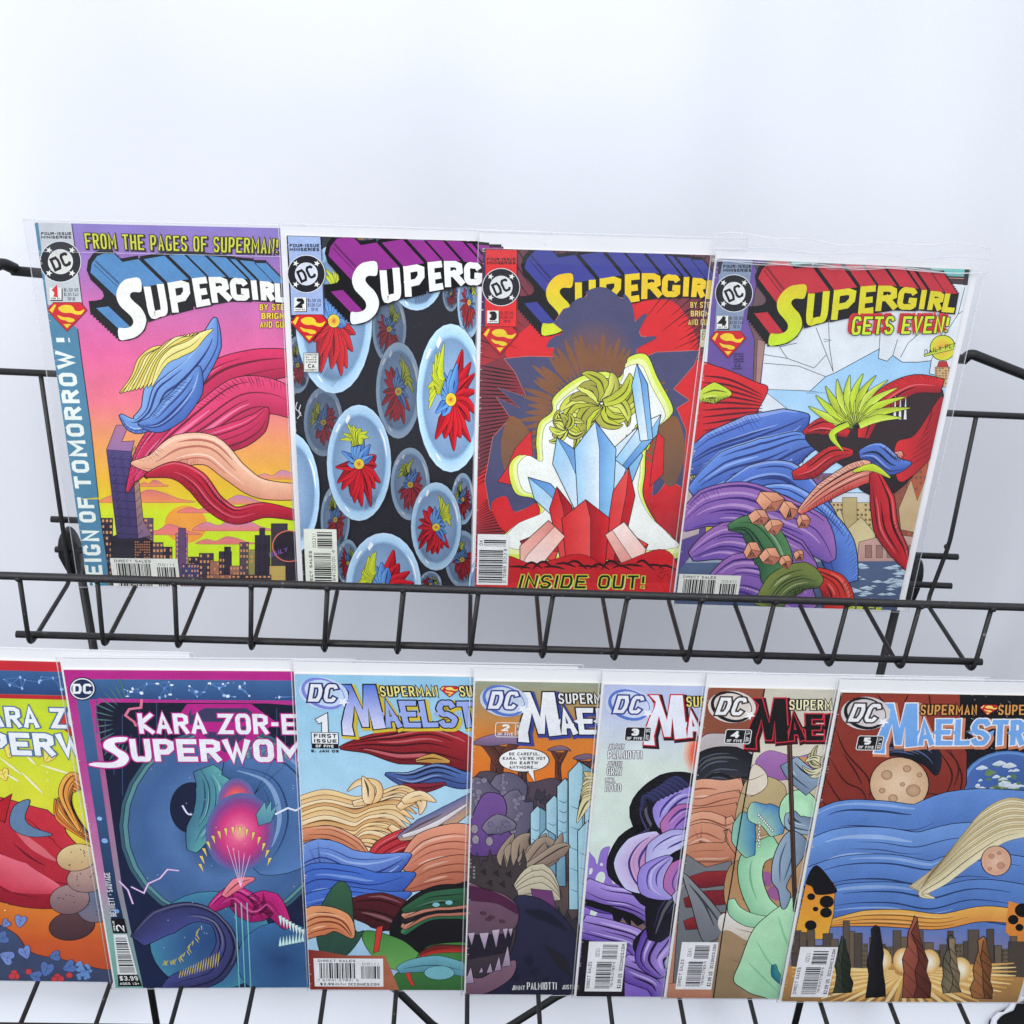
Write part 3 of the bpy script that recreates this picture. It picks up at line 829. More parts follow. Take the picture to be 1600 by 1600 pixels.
def art_bubbles(a):
    """black cover packed with pale oval bubbles, a red and blue blossom in each"""
    a.ground([(0, (24, 24, 38)), (120, (20, 20, 32)), (270, (34, 34, 42))])
    z3, z4 = (430, 340, .21875), (430, 600, .21875)
    a.T(*z4)
    for _ in range(90):
        x, y = random.uniform(100, 1500), random.uniform(-1100, 1400); a.ell((x, y), 3, 3, (110, 110, 130), n=5)
    a.T(*z3)
    for c, rx, ry, t in (((160, 1050), 95, 205, .55), ((610, 150), 190, 90, .6), ((860, 120), 200, 120, .5), ((1300, 200), 90, 120, .7), ((1255, 540), 60, 130, .6), ((1385, 600), 85, 260, .9), ((815, 790), 122, 250, .55), ((880, 1232), 160, 345, .62), ((345, 1455), 140, 248, .5)): bubble(a, c, rx, ry, t)
    bubble(a, (1010, 400), 195, 262, 1.0, False); a.hatch((990, 540), (1130, 520), (1000, 620), (1080, 610), 10, .4, (40, 60, 90))
    bubble(a, (420, 725), 275, 530, 1.0)
    a.T(*z4)
    for c, rx, ry, t in (((430, 960), 105, 240, .62), ((965, 710), 140, 260, .62), ((520, 1270), 82, 165, .6), ((1335, 1245), 122, 205, .6), ((1340, 815), 80, 185, .66), ((1110, 1420), 80, 90, .6)): bubble(a, c, rx, ry, t)
    bubble(a, (1255, 95), 245, 530, 1.05)
    bubble(a, (600, 557), 230, 415, .92); bubble(a, (1150, 1010), 180, 315, .82); bubble(a, (110, 780), 210, 440, 1.0, False)
    bubble(a, (775, 1440), 270, 385, .95); bubble(a, (1470, 1450), 90, 220, .95, False)
    a.T(*z3); a.line([(160, 1310), (150, 1360), (185, 1390), (160, 1430)], .5, (210, 210, 215)); a.line([(185, 1330), (172, 1380), (190, 1410)], .5, (210, 210, 215))
    a.poly([(92, 120), (325, 124), (336, 300), (350, 690), (120, 690), (104, 300)], (160, 180, 222)); a.line([(326, 124), (336, 300), (350, 690)], .4, INK, smooth=False)
    strip_header(a, z3, (106, 184, 318, 236), (225, 398), 136, (138, 566, 224, 664), '2', INK, None, 'MAR 94', ((236, 572, 330, 668), ('$1.50 US', '$2.00 CAN', '70P UK'), (60, 66, 110)), (112, 688, 378, 892), (214, 220, 234))
    a.T(*z3); a.poly(lq(208, 962, 312, 1096), (226, 226, 220), ol=.5, olc=(120, 120, 120))
    for i, t in enumerate(('APPROVED', 'BY THE', 'COMICS', 'CODE')): a.text(t, lq(216 + (6 if i else 0), 970 + i * 17, 304 - (6 if i else 0), 980 + i * 17), INK, .3)
    a.text('CA', lq(238, 1040, 284, 1068), INK, .6); a.text('AUTHORITY', lq(216, 1076, 304, 1088), INK, .3)
    title_letters(a, 2, 0, 1.0, (240, 241, 240), (240, 241, 240), (146, 48, 140), sx=.91)
    a.T(*z4); q = [a.mm(p) for p in ((205, 1025), (440, 1035), (450, 1470), (215, 1470))]
    x0, x1, y1 = q[0].x, q[1].x, q[0].y
    a.local(); a.poly(lq(x0, y1, x1, 0), (226, 230, 216)); w_ = x1 - x0
    a.text('DIRECT SALES', [(x0 + w_ * .13, 0), (x0 + w_ * .13, y1 * .64), (x0 + w_ * .22, y1 * .64), (x0 + w_ * .22, 0)], INK, .45)
    a.bars([(x0 + w_ * .28, 0), (x0 + w_ * .28, y1 * .63), (x0 + w_ * .80, y1 * .63), (x0 + w_ * .80, 0)], 62)
    a.bars([(x0 + w_ * .40, y1 * .69), (x0 + w_ * .40, y1 * .95), (x0 + w_ * .86, y1 * .95), (x0 + w_ * .86, y1 * .69)], 30)
    a.text('00211', [(x0 + w_ * .26, y1 * .70), (x0 + w_ * .26, y1 * .93), (x0 + w_ * .36, y1 * .93), (x0 + w_ * .36, y1 * .70)], INK, .35)
    a.text('6194120101 4', [(x0 + w_ * .83, 2), (x0 + w_ * .83, y1 * .66), (x0 + w_ * .93, y1 * .66), (x0 + w_ * .93, 2)], INK, .35)


def art_burst(a):
    """red burst with a slate spiked splash, glowing crystals below"""
    a.ground([(0, (100, 58, 72)), (60, (150, 48, 58)), (110, (214, 40, 46)), (170, (214, 40, 46)), (215, (120, 50, 60)), (240, (205, 36, 42)), (270, (205, 36, 42))])
    z5, z6 = (730, 350, .25), (730, 600, .25)
    a.T(*z5)
    a.poly([(60, 900), (330, 780), (420, 1100), (280, 1250), (60, 1600)], (120, 52, 64), (150, 46, 58), (1, 0))
    a.poly([(320, 180), (1560, 190), (1500, 640), (1200, 470), (700, 480), (400, 640)], (104, 60, 74), (140, 52, 62))
    a.poly([(380, 640), (700, 430), (1100, 470), (1330, 520), (1470, 900), (1440, 1600), (330, 1600), (480, 1200), (240, 820)], (222, 40, 46), smooth=True)
    for k in range(44):
        t = -2.9 + k * .062; c = (800, 1000); r0, r1 = 620 + 90 * math.sin(k * 1.7), 1250
        a.line([(c[0] + r0 * math.cos(t), c[1] + r0 * math.sin(t)), (c[0] + r1 * math.cos(t), c[1] + r1 * math.sin(t))], .9, INK, taper=True)
    for k in range(30): a.line([(60, 880 + k * 26), (330 - k * 3, 930 + k * 20)], 1.0, INK, taper=True)
    for k in range(12): a.line([(1500, 480 + k * 26), (1330 + k * 8, 560 + k * 28)], .6, INK, taper=True)
    a.T(*z6)
    for k in range(16): a.line([(80, 760 + k * 14), (300 + k * 4, 600 + k * 26)], .8, INK, taper=True)
    for k in range(12): a.line([(1330, 760 + k * 20), (1190 + k * 3, 790 + k * 24)], .8, INK, taper=True)
    title_letters(a, 1, 0, 1.0, (244, 196, 40), (214, 232, 50), (62, 66, 150), sx=.95)
    # slate splash
    a.T(*z5); S = (76, 76, 112)
    a.poly([(700, 500), (760, 425), (880, 440), (1000, 470), (1085, 700), (1180, 710), (1060, 760), (1060, 850), (1180, 800), (1450, 788), (1420, 880), (1290, 1030), (1390, 1100), (1310, 1150), (1370, 1290), (1340, 1700), (1330, 1640), (1250, 1600), (1150, 1740), (1180, 1400), (1160, 1250), (900, 1150), (600, 1250), (420, 1600), (450, 1750), (210, 1830), (140, 1780), (110, 1600), (160, 1330), (270, 1210), (180, 1080), (330, 1150), (190, 1020), (370, 1080), (300, 930), (230, 840), (380, 825), (560, 830), (620, 870), (620, 780), (500, 770), (640, 700), (540, 620), (600, 530)], S, ol=.4, olc=(200, 120, 110))
    for p in ([(740, 430), (860, 420), (1000, 520)], [(640, 520), (720, 480), (820, 500)], [(500, 770), (560, 720), (680, 700)], [(1180, 706), (1080, 740), (1020, 800)], [(980, 440), (1010, 520), (1040, 640)], [(1120, 560), (1060, 640), (1040, 740)], [(540, 610), (640, 620), (720, 680)]): a.line(p, 5, S, taper=True)
    a.ell((800, 820), 260, 240, S, rings=[(.7, (96, 80, 100)), (0, (130, 84, 76))])
    for k in range(60):
        t = k * .105; c = (800, 1180); a.line([(c[0] + 250 * math.cos(t), c[1] + 250 * math.sin(t)), (c[0] + (420 + 70 * random.random()) * math.cos(t), c[1] + (430 + 70 * random.random()) * math.sin(t))], 4.2, (134, 88, 58), taper=True)
    a.T(*z6)
    for c, s in ((330, 1), (1240, -1)):
        a.poly([(c - 60 * s, 200), (c + 60 * s, 300), (c + 80 * s, 480), (c - 20 * s, 640), (c - 90 * s, 560), (c - 120 * s, 380)], (140, 92, 56), (110, 84, 70), smooth=True)
    a.poly([(400, 290), (410, 470), (330, 640), (190, 610), (250, 520), (300, 400)], (214, 40, 46), ol=.4)
    a.poly([(1190, 300), (1230, 340), (1225, 560), (1140, 640), (1160, 460)], (214, 40, 46), ol=.4)
    a.poly([(300, 800), (450, 740), (440, 860), (250, 930), (150, 760), (240, 700)], (214, 40, 46), smooth=True)
    a.poly([(1150, 700), (1290, 640), (1340, 640), (1310, 1000), (1180, 860)], (214, 40, 46), (150, 46, 54), (1, -1))
    # glow with a pale heart
    a.T(*z5)
    GL = [(860, 920), (940, 960), (990, 900), (1010, 830), (1120, 815), (1190, 960), (1280, 1130), (1270, 1200), (1170, 1290), (1120, 1400), (1110, 1560), (1100, 1700), (1180, 1860), (1310, 1990), (1300, 2090), (240, 2090), (240, 1930), (440, 1830), (420, 1720), (300, 1680), (260, 1520), (330, 1440), (430, 1480), (430, 1360), (450, 1240), (530, 1170), (540, 1080), (690, 960)]
    a.poly(GL, (220, 236, 90), ol=.5, smooth=True)
    def shrink(P, c, f): return [(c[0] + (x - c[0]) * f, c[1] + (y - c[1]) * f) for x, y in P]
    a.poly(shrink(GL, (800, 1500), .95), (238, 246, 170), smooth=True); a.poly(shrink(GL, (800, 1500), .90), (244, 247, 240), smooth=True, ol=.3)
    a.poly([(1010, 1050), (1040, 1040), (1050, 1140), (1030, 1170), (1000, 1120)], (130, 80, 60), ol=.8, olc=(190, 215, 90))
    # yellow leaf fans, blue and red crystals
    Y = ((206, 216, 60), (170, 166, 70), (226, 232, 110), (186, 190, 60))
    swirl(a, (840, 1120), 240, 24, Y, .45, 11, 1.0); swirl(a, (620, 1280), 140, 12, Y, .45, 4); swirl(a, (1080, 1330), 90, 8, Y, .4, 6)
    B1, B2, B3 = (150, 205, 240), (84, 140, 210), (236, 244, 250)
    def crystal(p, c1, c2, c3):
        (x0, y0), (x1, y1), wd = p[0], p[1], p[2]
        d = Vector((x1 - x0, y1 - y0)); L_ = d.length; d /= L_; n = Vector((-d.y, d.x))
        b = Vector((x0, y0)); t = Vector((x1, y1)); sh = b + d * L_ * .72
        a.poly([b - n * wd * .8, sh - n * wd, t, sh + n * wd * .2, b + n * wd * .2], c1, c3, (n.x, n.y)); a.poly([b + n * wd * .2, sh + n * wd * .2, t, sh + n * wd, b + n * wd * .8], c2, c1, (n.x, n.y))
        P = [b - n * wd * .8, sh - n * wd, t, sh + n * wd, b + n * wd * .8]; a.line(P + [P[0]], .6, INK, smooth=False); a.line([b + n * wd * .2, sh + n * wd * .2, t], .4, INK, smooth=False)
    for p in (((760, 1800), (560, 1330), 90), ((880, 1800), (1060, 1270), 90), ((700, 1900), (380, 1580), 70), ((960, 1500), (1210, 1190), 60), ((1120, 1350), (1060, 870), 50), ((800, 1850), (800, 1230), 130)): crystal(p, B1, B2, B3)
    a.T(*z6)
    RD, RD2, RD3 = (214, 36, 44), (150, 22, 34), (236, 84, 80)
    for p in (((560, 1060), (330, 980), 60), ((950, 1060), (1130, 1000), 60), ((640, 1100), (560, 640), 70), ((900, 1100), (1010, 520), 70), ((740, 1140), (740, 720), 150)): crystal(p, RD, RD2, RD3)
    PK, PK2, PK3 = (248, 196, 180), (226, 140, 130), (252, 232, 226)
    for p in (((560, 900), (330, 1140), 90), ((920, 900), (1090, 1150), 90)): crystal(p, PK, PK2, PK3)
    a.poly([(240, 1080), (420, 1120), (700, 1060), (900, 1130), (1200, 1030), (1310, 1120), (1320, 1300), (230, 1300)], (206, 34, 40), (190, 28, 36), ol=.4, smooth=True)
    for k in range(14): a.line([(260 + k * 72, 1140 + 20 * math.sin(k)), (330 + k * 70, 1120 + 18 * math.cos(k * 2)), (400 + k * 70, 1150 + 12 * math.sin(k * 3))], 2.0, (50, 10, 16), taper=True)
    a.poly([(50, 1240), (1320, 1240), (1320, 1420), (40, 1420)], (212, 38, 44))
    q = [(338, 1192), (1112, 1194), (1104, 1276), (316, 1272)]
    a.text('INSIDE OUT!', [(x + 9, y + 7) for x, y in q], (232, 238, 190), 1.2, gap=.3, slant=.0); a.text('INSIDE OUT!', q, INK, 1.7, outline=(.8, (190, 210, 60)), gap=.3)
    a.line([(1190, 1160), (1230, 1150), (1200, 1180), (1260, 1160)], .4, INK); a.line([(1190, 1190), (1215, 1215), (1240, 1185), (1270, 1210)], .4, INK)
    a.T(*z5)
    a.poly([(100, 158), (312, 162), (312, 640), (100, 640)], (226, 46, 48)); a.poly([(100, 158), (116, 158), (112, 640), (90, 640)], (70, 50, 90)); a.line([(312, 162), (306, 640)], .4, INK, smooth=False)
    strip_header(a, z5, (124, 210, 302, 250), (212, 393), 119, (124, 540, 196, 618), '3', INK, None, 'APR 94', ((208, 542, 288, 620), ('$1.50 US', '$2.00 CAN', '70P UK'), (90, 20, 36)), (90, 640, 320, 816), (226, 228, 226))
    a.T(*z5)
    for i, (t, x) in enumerate((('BY STERN', 1394), ('BRIGMAN', 1396), ('AND GUICE', 1380))): a.text(t, lq(x, 486 + 54 * i, x + 170, 522 + 54 * i), (236, 206, 110), .9, outline=(.3, (80, 20, 26)), gap=.25)
    a.poly(lq(1456, 656, 1560, 768), (222, 216, 170), ol=.4, olc=(120, 110, 90))
    for i in range(4): a.text(('APPROVED', 'BY THE', 'COMICS', 'CODE')[i], lq(1464, 664 + i * 16, 1552, 674 + i * 16), INK, .3)
    a.T(*z6); q = [a.mm(p) for p in ((66, 935), (264, 940))]; x0, x1, y1 = q[0].x, q[1].x, q[0].y
    a.local(); a.poly(lq(x0, y1, x1, 7), (236, 238, 236)); w_ = x1 - x0; h_ = y1 - 7
    a.bars([(x0 + w_ * .06, 9), (x0 + w_ * .06, 7 + h_ * .70), (x0 + w_ * .82, 7 + h_ * .70), (x0 + w_ * .82, 9)], 66)
    a.bars([(x0 + w_ * .20, 7 + h_ * .77), (x0 + w_ * .20, 7 + h_ * .90), (x0 + w_ * .90, 7 + h_ * .90), (x0 + w_ * .90, 7 + h_ * .77)], 14)
    a.text('04', [(x0 + w_ * .06, 7 + h_ * .78), (x0 + w_ * .06, 7 + h_ * .88), (x0 + w_ * .17, 7 + h_ * .88), (x0 + w_ * .17, 7 + h_ * .78)], INK, .4)
    a.text('0 70989 31212 8', [(x0 + w_ * .84, 9), (x0 + w_ * .84, 7 + h_ * .72), (x0 + w_ * .94, 7 + h_ * .72), (x0 + w_ * .94, 9)], INK, .35)


def art_rooftop(a):
    """purple wall, broken window over a city, red and purple drapes"""
    z7, z8 = (1080, 350, .3), (1040, 600, .325)
    a.ground([(0, (226, 232, 236)), (150, (222, 230, 238)), (270, (80, 96, 130))])
    a.T(*z7)
    a.poly([(390, 180), (1460, 235), (1440, 300), (400, 240)], (146, 208, 200), (120, 196, 190), (1, 0))
    for x in (660, 930, 1180): a.poly([(x, 195), (x + 14, 196), (x + 22, 290), (x + 6, 290)], (60, 50, 60))
    a.poly([(1190, 265), (1445, 275), (1440, 318), (1260, 305)], (74, 56, 62)); a.line([(1200, 275), (1440, 285)], .5, (200, 150, 130), smooth=False)
    a.poly([(1425, 235), (1450, 236), (1436, 320), (1416, 318)], (60, 48, 56))
    # sky through the hole
    a.poly([(370, 860), (620, 870), (700, 795), (750, 775), (980, 650), (975, 700), (1020, 715), (1050, 685), (1100, 720), (1180, 720), (1250, 712), (1240, 780), (1330, 800), (1300, 1400), (560, 1400), (610, 1050)], (160, 206, 242), (190, 224, 246), ol=.5)
    for p in ([(740, 770), (705, 680), (650, 540)], [(705, 680), (640, 750), (500, 700), (380, 680)], [(740, 770), (720, 640), (715, 500)], [(690, 600), (730, 605), (690, 615)], [(975, 700), (985, 560), (1010, 520)], [(1050, 685), (1075, 600)], [(1090, 695), (1130, 620), (1200, 560)], [(1250, 712), (1280, 640), (1390, 470), (1425, 330)], [(500, 700), (460, 640), (550, 620)], [(700, 795), (560, 740), (380, 725)], [(620, 870), (700, 880), (600, 880)], [(1390, 470), (1430, 440)]): a.line(p, .45, (70, 76, 88), smooth=False)
    # far blocks
    a.T(*z8)
    a.poly([(1095, 130), (1360, 300), (1300, 330), (1230, 700), (1080, 640), (1090, 320)], (190, 116, 76))
    skyline(a, 760, [(1150, 1260, 60, (178, 96, 66), (5, 26)), (1100, 1160, 200, (150, 84, 66), (3, 20)), (640, 800, 430, (126, 92, 140), (6, 8)), (780, 1010, 570, (206, 184, 130), (12, 8)), (850, 920, 545, (190, 170, 120), None), (1010, 1100, 540, (120, 80, 110), (4, 6)), (920, 1240, 730, (200, 164, 150), (8, 2))], (60, 50, 60), (120, 84, 70))
    a.poly([(780, 860), (790, 640), (840, 600), (870, 700), (940, 640), (1010, 720), (990, 830)], (214, 198, 150), ol=.4)
    a.poly([(1120, 600), (1180, 460), (1210, 560), (1260, 430), (1230, 720), (1130, 700)], (196, 170, 130), ol=.4)
    a.poly([(920, 860), (930, 760), (1080, 720), (1240, 740), (1210, 870)], (204, 166, 152), (190, 150, 140), ol=.4)
    for k in range(5): a.poly(lq(960 + k * 52, 775, 990 + k * 52, 835), (160, 118, 110), ol=.3)
    a.T(*z7); a.ell((1310, 645), 66, 66, (206, 226, 60), ol=.5, rings=[(.75, (226, 210, 60)), (0, (232, 170, 70))])
    a.poly([(1212, 680), (1375, 620), (1380, 650), (1215, 690)], (196, 214, 70), ol=.4); a.text('DAILY PLA', [(1214, 655), (1380, 615), (1380, 640), (1216, 680)], (60, 66, 30), .5)
    a.poly([(1290, 715), (1330, 715), (1340, 745), (1280, 745)], (190, 50, 50), ol=.3)
    skyline(a, 850, [(1270, 1350, 745, (206, 170, 120), (5, 8))], (60, 50, 60), (110, 80, 60))
    # street with shards
    a.T(*z8); a.poly([(60, 860), (1200, 850), (1160, 1110), (20, 1110)], (86, 104, 138), (70, 84, 116))
    for _ in range(70):
        x, y = random.uniform(720, 1180), random.uniform(870, 1070); s = random.uniform(14, 50)
        a.poly([(x, y), (x + s, y - s * .28), (x + s * 1.9, y + 2), (x + s * .8, y + s * .2)], (206, 222, 232), (160, 186, 210), ol=.25)
    # wall at the left
    a.T(*z7)
    a.poly([(120, 180), (405, 190), (425, 240), (360, 860), (330, 1300), (40, 1400), (80, 760)], (112, 86, 160), (98, 78, 146))
    a.poly([(318, 186), (420, 230), (400, 400), (330, 460), (345, 560), (385, 600), (340, 860), (320, 860), (330, 600), (300, 520), (350, 260)], (100, 78, 92), (130, 96, 90), ol=.4)
    a.poly([(345, 600), (385, 610), (355, 860), (335, 860)], (170, 130, 124), ol=.3)
    a.T(*z8); a.poly([(130, 300), (350, 250), (340, 560), (60, 900), (80, 480)], (106, 84, 156), (88, 70, 136)); a.poly([(60, 480), (190, 480), (160, 720), (50, 760)], (190, 170, 176), ol=.3)
    a.line([(100, 510), (180, 490), (110, 520), (190, 505)], .4, INK)
    for k in range(9): a.band([(140, 470), (140 - 30 + k * 9, 420 - (k % 3) * 20), (100 + k * 12, 350 + (k % 2) * 40)], (.6, 2.6, .3), (196, 186, 140), (150, 140, 110), .35, folds=0)
    a.poly([(205, 440), (262, 440), (250, 470), (244, 540), (216, 540), (212, 470)], (206, 190, 70), (160, 140, 50), ol=.4); a.poly([(222, 300), (240, 296), (252, 330), (246, 380), (252, 440), (214, 440), (224, 380), (216, 330)], (206, 190, 70), ol=.35, smooth=True)
    a.poly([(195, 560), (240, 560), (230, 760), (190, 760)], (196, 180, 70), ol=.4)
    # red drapes from the left, blue bolster, purple and green folds
    RD, RD2 = (222, 40, 46), (150, 24, 40)
    a.T(*z7); a.poly([(40, 760), (130, 740), (330, 820), (400, 860), (330, 1000), (330, 1060), (220, 1050), (90, 1120), (0, 1160)], RD, (196, 30, 44), ol=.6, smooth=True)
    for k in range(9): a.line([(60, 790 + k * 36), (200, 810 + k * 30), (370, 890 + k * 14)], 1.6, (90, 12, 30), taper=True)
    a.band([(40, 900), (120, 880), (210, 885)], (3, 8, 1), (206, 226, 60), (180, 200, 60), .5, folds=2)
    BL_, BL2 = (92, 130, 214), (54, 76, 158)
    a.T(*z8)
    for k, (p, w_) in enumerate((([(60, 420), (230, 330), (420, 270), (600, 200), (690, 150)], (4, 16, 20, 14, 1)), ([(120, 520), (300, 420), (480, 370), (640, 300), (740, 290)], (4, 16, 18, 12, 1)), ([(240, 560), (420, 480), (560, 470), (680, 560), (820, 640)], (6, 15, 16, 13, 1)), ([(420, 540), (560, 560), (700, 660), (820, 790), (860, 960)], (6, 14, 16, 14, 10)))):
        a.band(p, w_, (104, 146, 226) if k % 2 else BL_, BL2, .7, folds=5, foldc=(40, 56, 120))
    a.band([(700, 900), (800, 960), (830, 1040), (800, 1110)], (4, 10, 12, 9), (222, 60, 44), (180, 34, 40), .6, folds=3)
    PU, PU2 = (156, 108, 180), (112, 84, 170)
    for p, w_ in (([(70, 690), (200, 600), (360, 580), (520, 640), (700, 720), (800, 850)], (4, 16, 18, 18, 16, 3)), ([(120, 830), (280, 760), (450, 790), (600, 850), (720, 900)], (4, 16, 20, 18, 3)), ([(200, 1000), (340, 920), (480, 940), (600, 1010), (700, 1090)], (6, 18, 20, 18, 6))):
        a.band(p, w_, PU, PU2, .7, folds=6, foldc=(66, 44, 120))
    GR, GR2 = (84, 136, 84), (44, 90, 60)
    a.band([(300, 690), (400, 680), (480, 760), (520, 860), (480, 960)], (2, 9, 14, 14, 3), GR, GR2, .6, folds=4, foldc=(20, 50, 36))
    a.band([(480, 1080), (560, 970), (660, 930), (750, 960)], (10, 14, 13, 3), (126, 138, 66), (76, 100, 56), .6, folds=4, foldc=(40, 56, 30))
    TN, TN2 = (240, 178, 140), (206, 128, 100)
    rr = random.Random(21)
    for x, y, r in ((500, 560, 70), (590, 600, 52), (450, 640, 50), (660, 660, 40), (520, 680, 44), (420, 800, 46), (500, 830, 52), (580, 850, 40), (640, 820, 34)):
        pts = [(x + r * rr.uniform(.7, 1.15) * math.cos(t), y + r * rr.uniform(.7, 1.1) * math.sin(t)) for t in [k * 2 * math.pi / 6 + rr.uniform(-.2, .2) for k in range(6)]]
        a.poly(pts, TN, TN2, (1, -1), ol=.6); c = (x + r * rr.uniform(-.2, .2), y + r * rr.uniform(-.2, .2))
        a.poly([c, pts[0], pts[1], pts[2]], TN2, (176, 104, 84), (1, 0)); a.line([pts[2], c, pts[0]], .4, INK, smooth=False); a.line([c, pts[4]], .4, INK, smooth=False); a.hatch(pts[1], pts[2], c, c, 7, .45, INK, .6)
    # yellow grass fan, red drape at right
    a.T(*z8)
    a.poly([(670, 250), (760, 190), (880, 200), (960, 160), (1080, 60), (1180, 10), (1330, 30), (1300, 200), (1250, 330), (1180, 450), (1060, 540), (940, 510), (860, 400), (740, 330)], (52, 34, 40), (36, 26, 32), ol=.6, smooth=True)
    a.band([(950, 260), (990, 140), (1090, 50), (1200, 0), (1330, 10)], (4, 8, 9, 7, 5), RD, RD2, .6, folds=2)
    a.poly([(1110, 280), (1200, 240), (1320, 60), (1330, 140), (1290, 330), (1140, 470), (1100, 400)], RD, RD2, (1, 0), ol=.5, smooth=True)
    for k in range(9): a.line([(1150 + k * 16, 400 - k * 30), (1280, 330 - k * 30)], .6, (80, 10, 20), taper=True)
    a.band([(610, 440), (700, 410), (800, 340), (900, 330)], (3, 7, 7, 2), RD, RD2, .6, folds=2); a.band([(660, 235), (760, 200), (880, 240)], (1, 7, 3), RD, RD2, .5, folds=2)
    a.band([(640, 620), (760, 520), (900, 440), (1020, 400), (1140, 330)], (2, 8, 10, 9, 2), (236, 176, 150), (200, 60, 60), .6, folds=3)
    a.band([(1000, 420), (1040, 560), (1060, 690), (1120, 800), (1170, 900)], (3, 9, 9, 7, 1), (214, 44, 52), (160, 26, 40), .6, folds=3)
    a.band([(930, 340), (1010, 330), (1090, 390), (1180, 380)], (3, 8, 8, 1), BL_, BL2, .6, folds=3)
    a.band([(900, 420), (990, 400), (1080, 450)], (1, 3, .5), (206, 226, 50), (180, 200, 50), .4, folds=0)
    for x in (1100, 1125, 1150): a.poly([(x - 8, 170), (x + 4, 50), (x + 8, 170)], (232, 234, 236), ol=.3)
    Y = ((206, 232, 56), (180, 206, 50), (222, 240, 100), (170, 180, 60))
    for k in range(34):
        t = math.radians(190 + k * 4.6); r = 190 + 90 * math.sin(k * 2.1); c = (930, 200)
        a.band([c, (c[0] + r * .5 * math.cos(t) - 10, c[1] + r * .55 * math.sin(t)), (c[0] + r * math.cos(t + .18), c[1] + r * .95 * math.sin(t + .12))], (2.5, 3.0, .2), Y[k % 4], Y[(k + 1) % 4], .35, folds=0)
    for k in range(9): a.band([(880, 190), (830 - k * 4, 210 + k * 4), (790 + k * 8, 250 + k * 9)], (2, 2.4, .2), Y[k % 4], Y[(k + 1) % 4], .3, folds=0)
    # masthead
    a.T(*z7)
    a.poly([(150, 182), (320, 188), (300, 330), (255, 560), (120, 560)], (136, 150, 176)); a.poly([(140, 182), (165, 182), (150, 260), (138, 260)], (60, 54, 66))
    strip_header(a, z7, (166, 212, 312, 248), (222, 360), 99, (132, 477, 192, 544), '4', INK, None, 'MAY 94', ((200, 478, 268, 546), ('$1.50 US', '$2.00 CAN', '70P UK'), (60, 60, 80)), (98, 556, 284, 698), (226, 228, 226))
    a.T(*z7)
    for i, t in enumerate(('APPROVED', 'BY THE', 'COMICS', 'CODE')): a.text(t, lq(220, 672 + i * 13, 272, 680 + i * 13), (50, 40, 80), .3)
    a.text('CA', lq(226, 724, 256, 744), (50, 40, 80), .6); a.text('AUTHORITY', lq(210, 748, 266, 756), (50, 40, 80), .3)
    title_letters(a, 0, 0, 1.0, (226, 204, 46), (200, 232, 40), (196, 48, 62))
    a.T(*z7); q = [(842, 480), (1346, 478), (1330, 566), (830, 576)]
    a.text('GETS EVEN!', [(x - 14, y - 10) for x, y in q], (210, 46, 52), 2.6, gap=.22, outline=(.8, (210, 46, 52))); a.text('GETS EVEN!', q, (208, 230, 50), 2.1, outline=(.55, INK), gap=.22)
    a.T(*z8); a.text('PRICE', [(880, 1065), (1040, 1072), (1038, 1088), (878, 1082)], (206, 214, 60), 1.2)
    q0, q1 = a.mm((66, 910)), a.mm((362, 920))
    upc_flat(a, q0.x, q0.y, q1.x - q0.x, q0.y - 5, '00411')


def sparkle_strip(a, x0, y0, x1, y1, n=26, seed=2):
    rg = random.Random(seed); P = [(rg.uniform(x0, x1), rg.uniform(y0, y1)) for _ in range(n)]
    for i, p in enumerate(P):
        for q in sorted(P, key=lambda t: (t[0] - p[0]) ** 2 + (t[1] - p[1]) ** 2)[1:4]: a.line([p, q], .3, (96, 140, 200), smooth=False)
    for p in P: a.ell(p, rg.choice((.4, .7, 1.2)), rg.choice((.4, .7, 1.2)), rg.choice(((230, 240, 250), (150, 190, 235))), n=10)


def leaf(a, c, s, ang, col, olc):
    def p(u, v): return (c[0] + s * (u * math.cos(ang) - v * math.sin(ang)), c[1] + s * (u * math.sin(ang) + v * math.cos(ang)))
    a.poly([p(0, -.5), p(.35, -.72), (p(.72, -.45)), p(.6, .1), p(0, .8), p(-.6, .1), p(-.72, -.45), p(-.35, -.72)], col, ol=.35, olc=olc, smooth=True)
    a.line([p(0, -.4), p(0, .6)], .3, olc); a.line([p(0, 0), p(.4, -.25)], .25, olc); a.line([p(0, 0), p(-.4, -.25)], .25, olc)


def wide_title(a, x, y, k, face, edge, top=True):
    """two-row masthead over a five-sided outline; mm from the top left"""
    H = a.H; a.local()
    def q(x0, y0, x1, y1): return lq(x + x0 * k, H - y - y0 * k, x + x1 * k, H - y - y1 * k)
    a.text('KARA ZOR-EL', q(32, 0, 138, 15), face, 3.0 * k, gap=.16, outline=(.8, edge))
    S = [(16, 17), (8, 17), (2, 20), (1, 25), (6, 29), (9, 33), (4, 36), (-6, 36), (-10, 38), (0, 40), (10, 39), (15, 34), (14, 29), (9, 25), (8, 21), (14, 20)]
    P = [Vector((x + (u + 8) * k, H - y - (v + 1) * k)) for u, v in S]
    P = [Vector(t) for t in spline(P, 4, True)[:-1]]
    a.up1(); a.fill(P, edge); a.stroke(P + [P[0]], 2.0 * k, edge); a.up1(); a.fill(P, face)
    a.text('UPERWOMAN', q(25, 19, 160, 36), face, 3.9 * k, gap=.14, outline=(.8, edge))


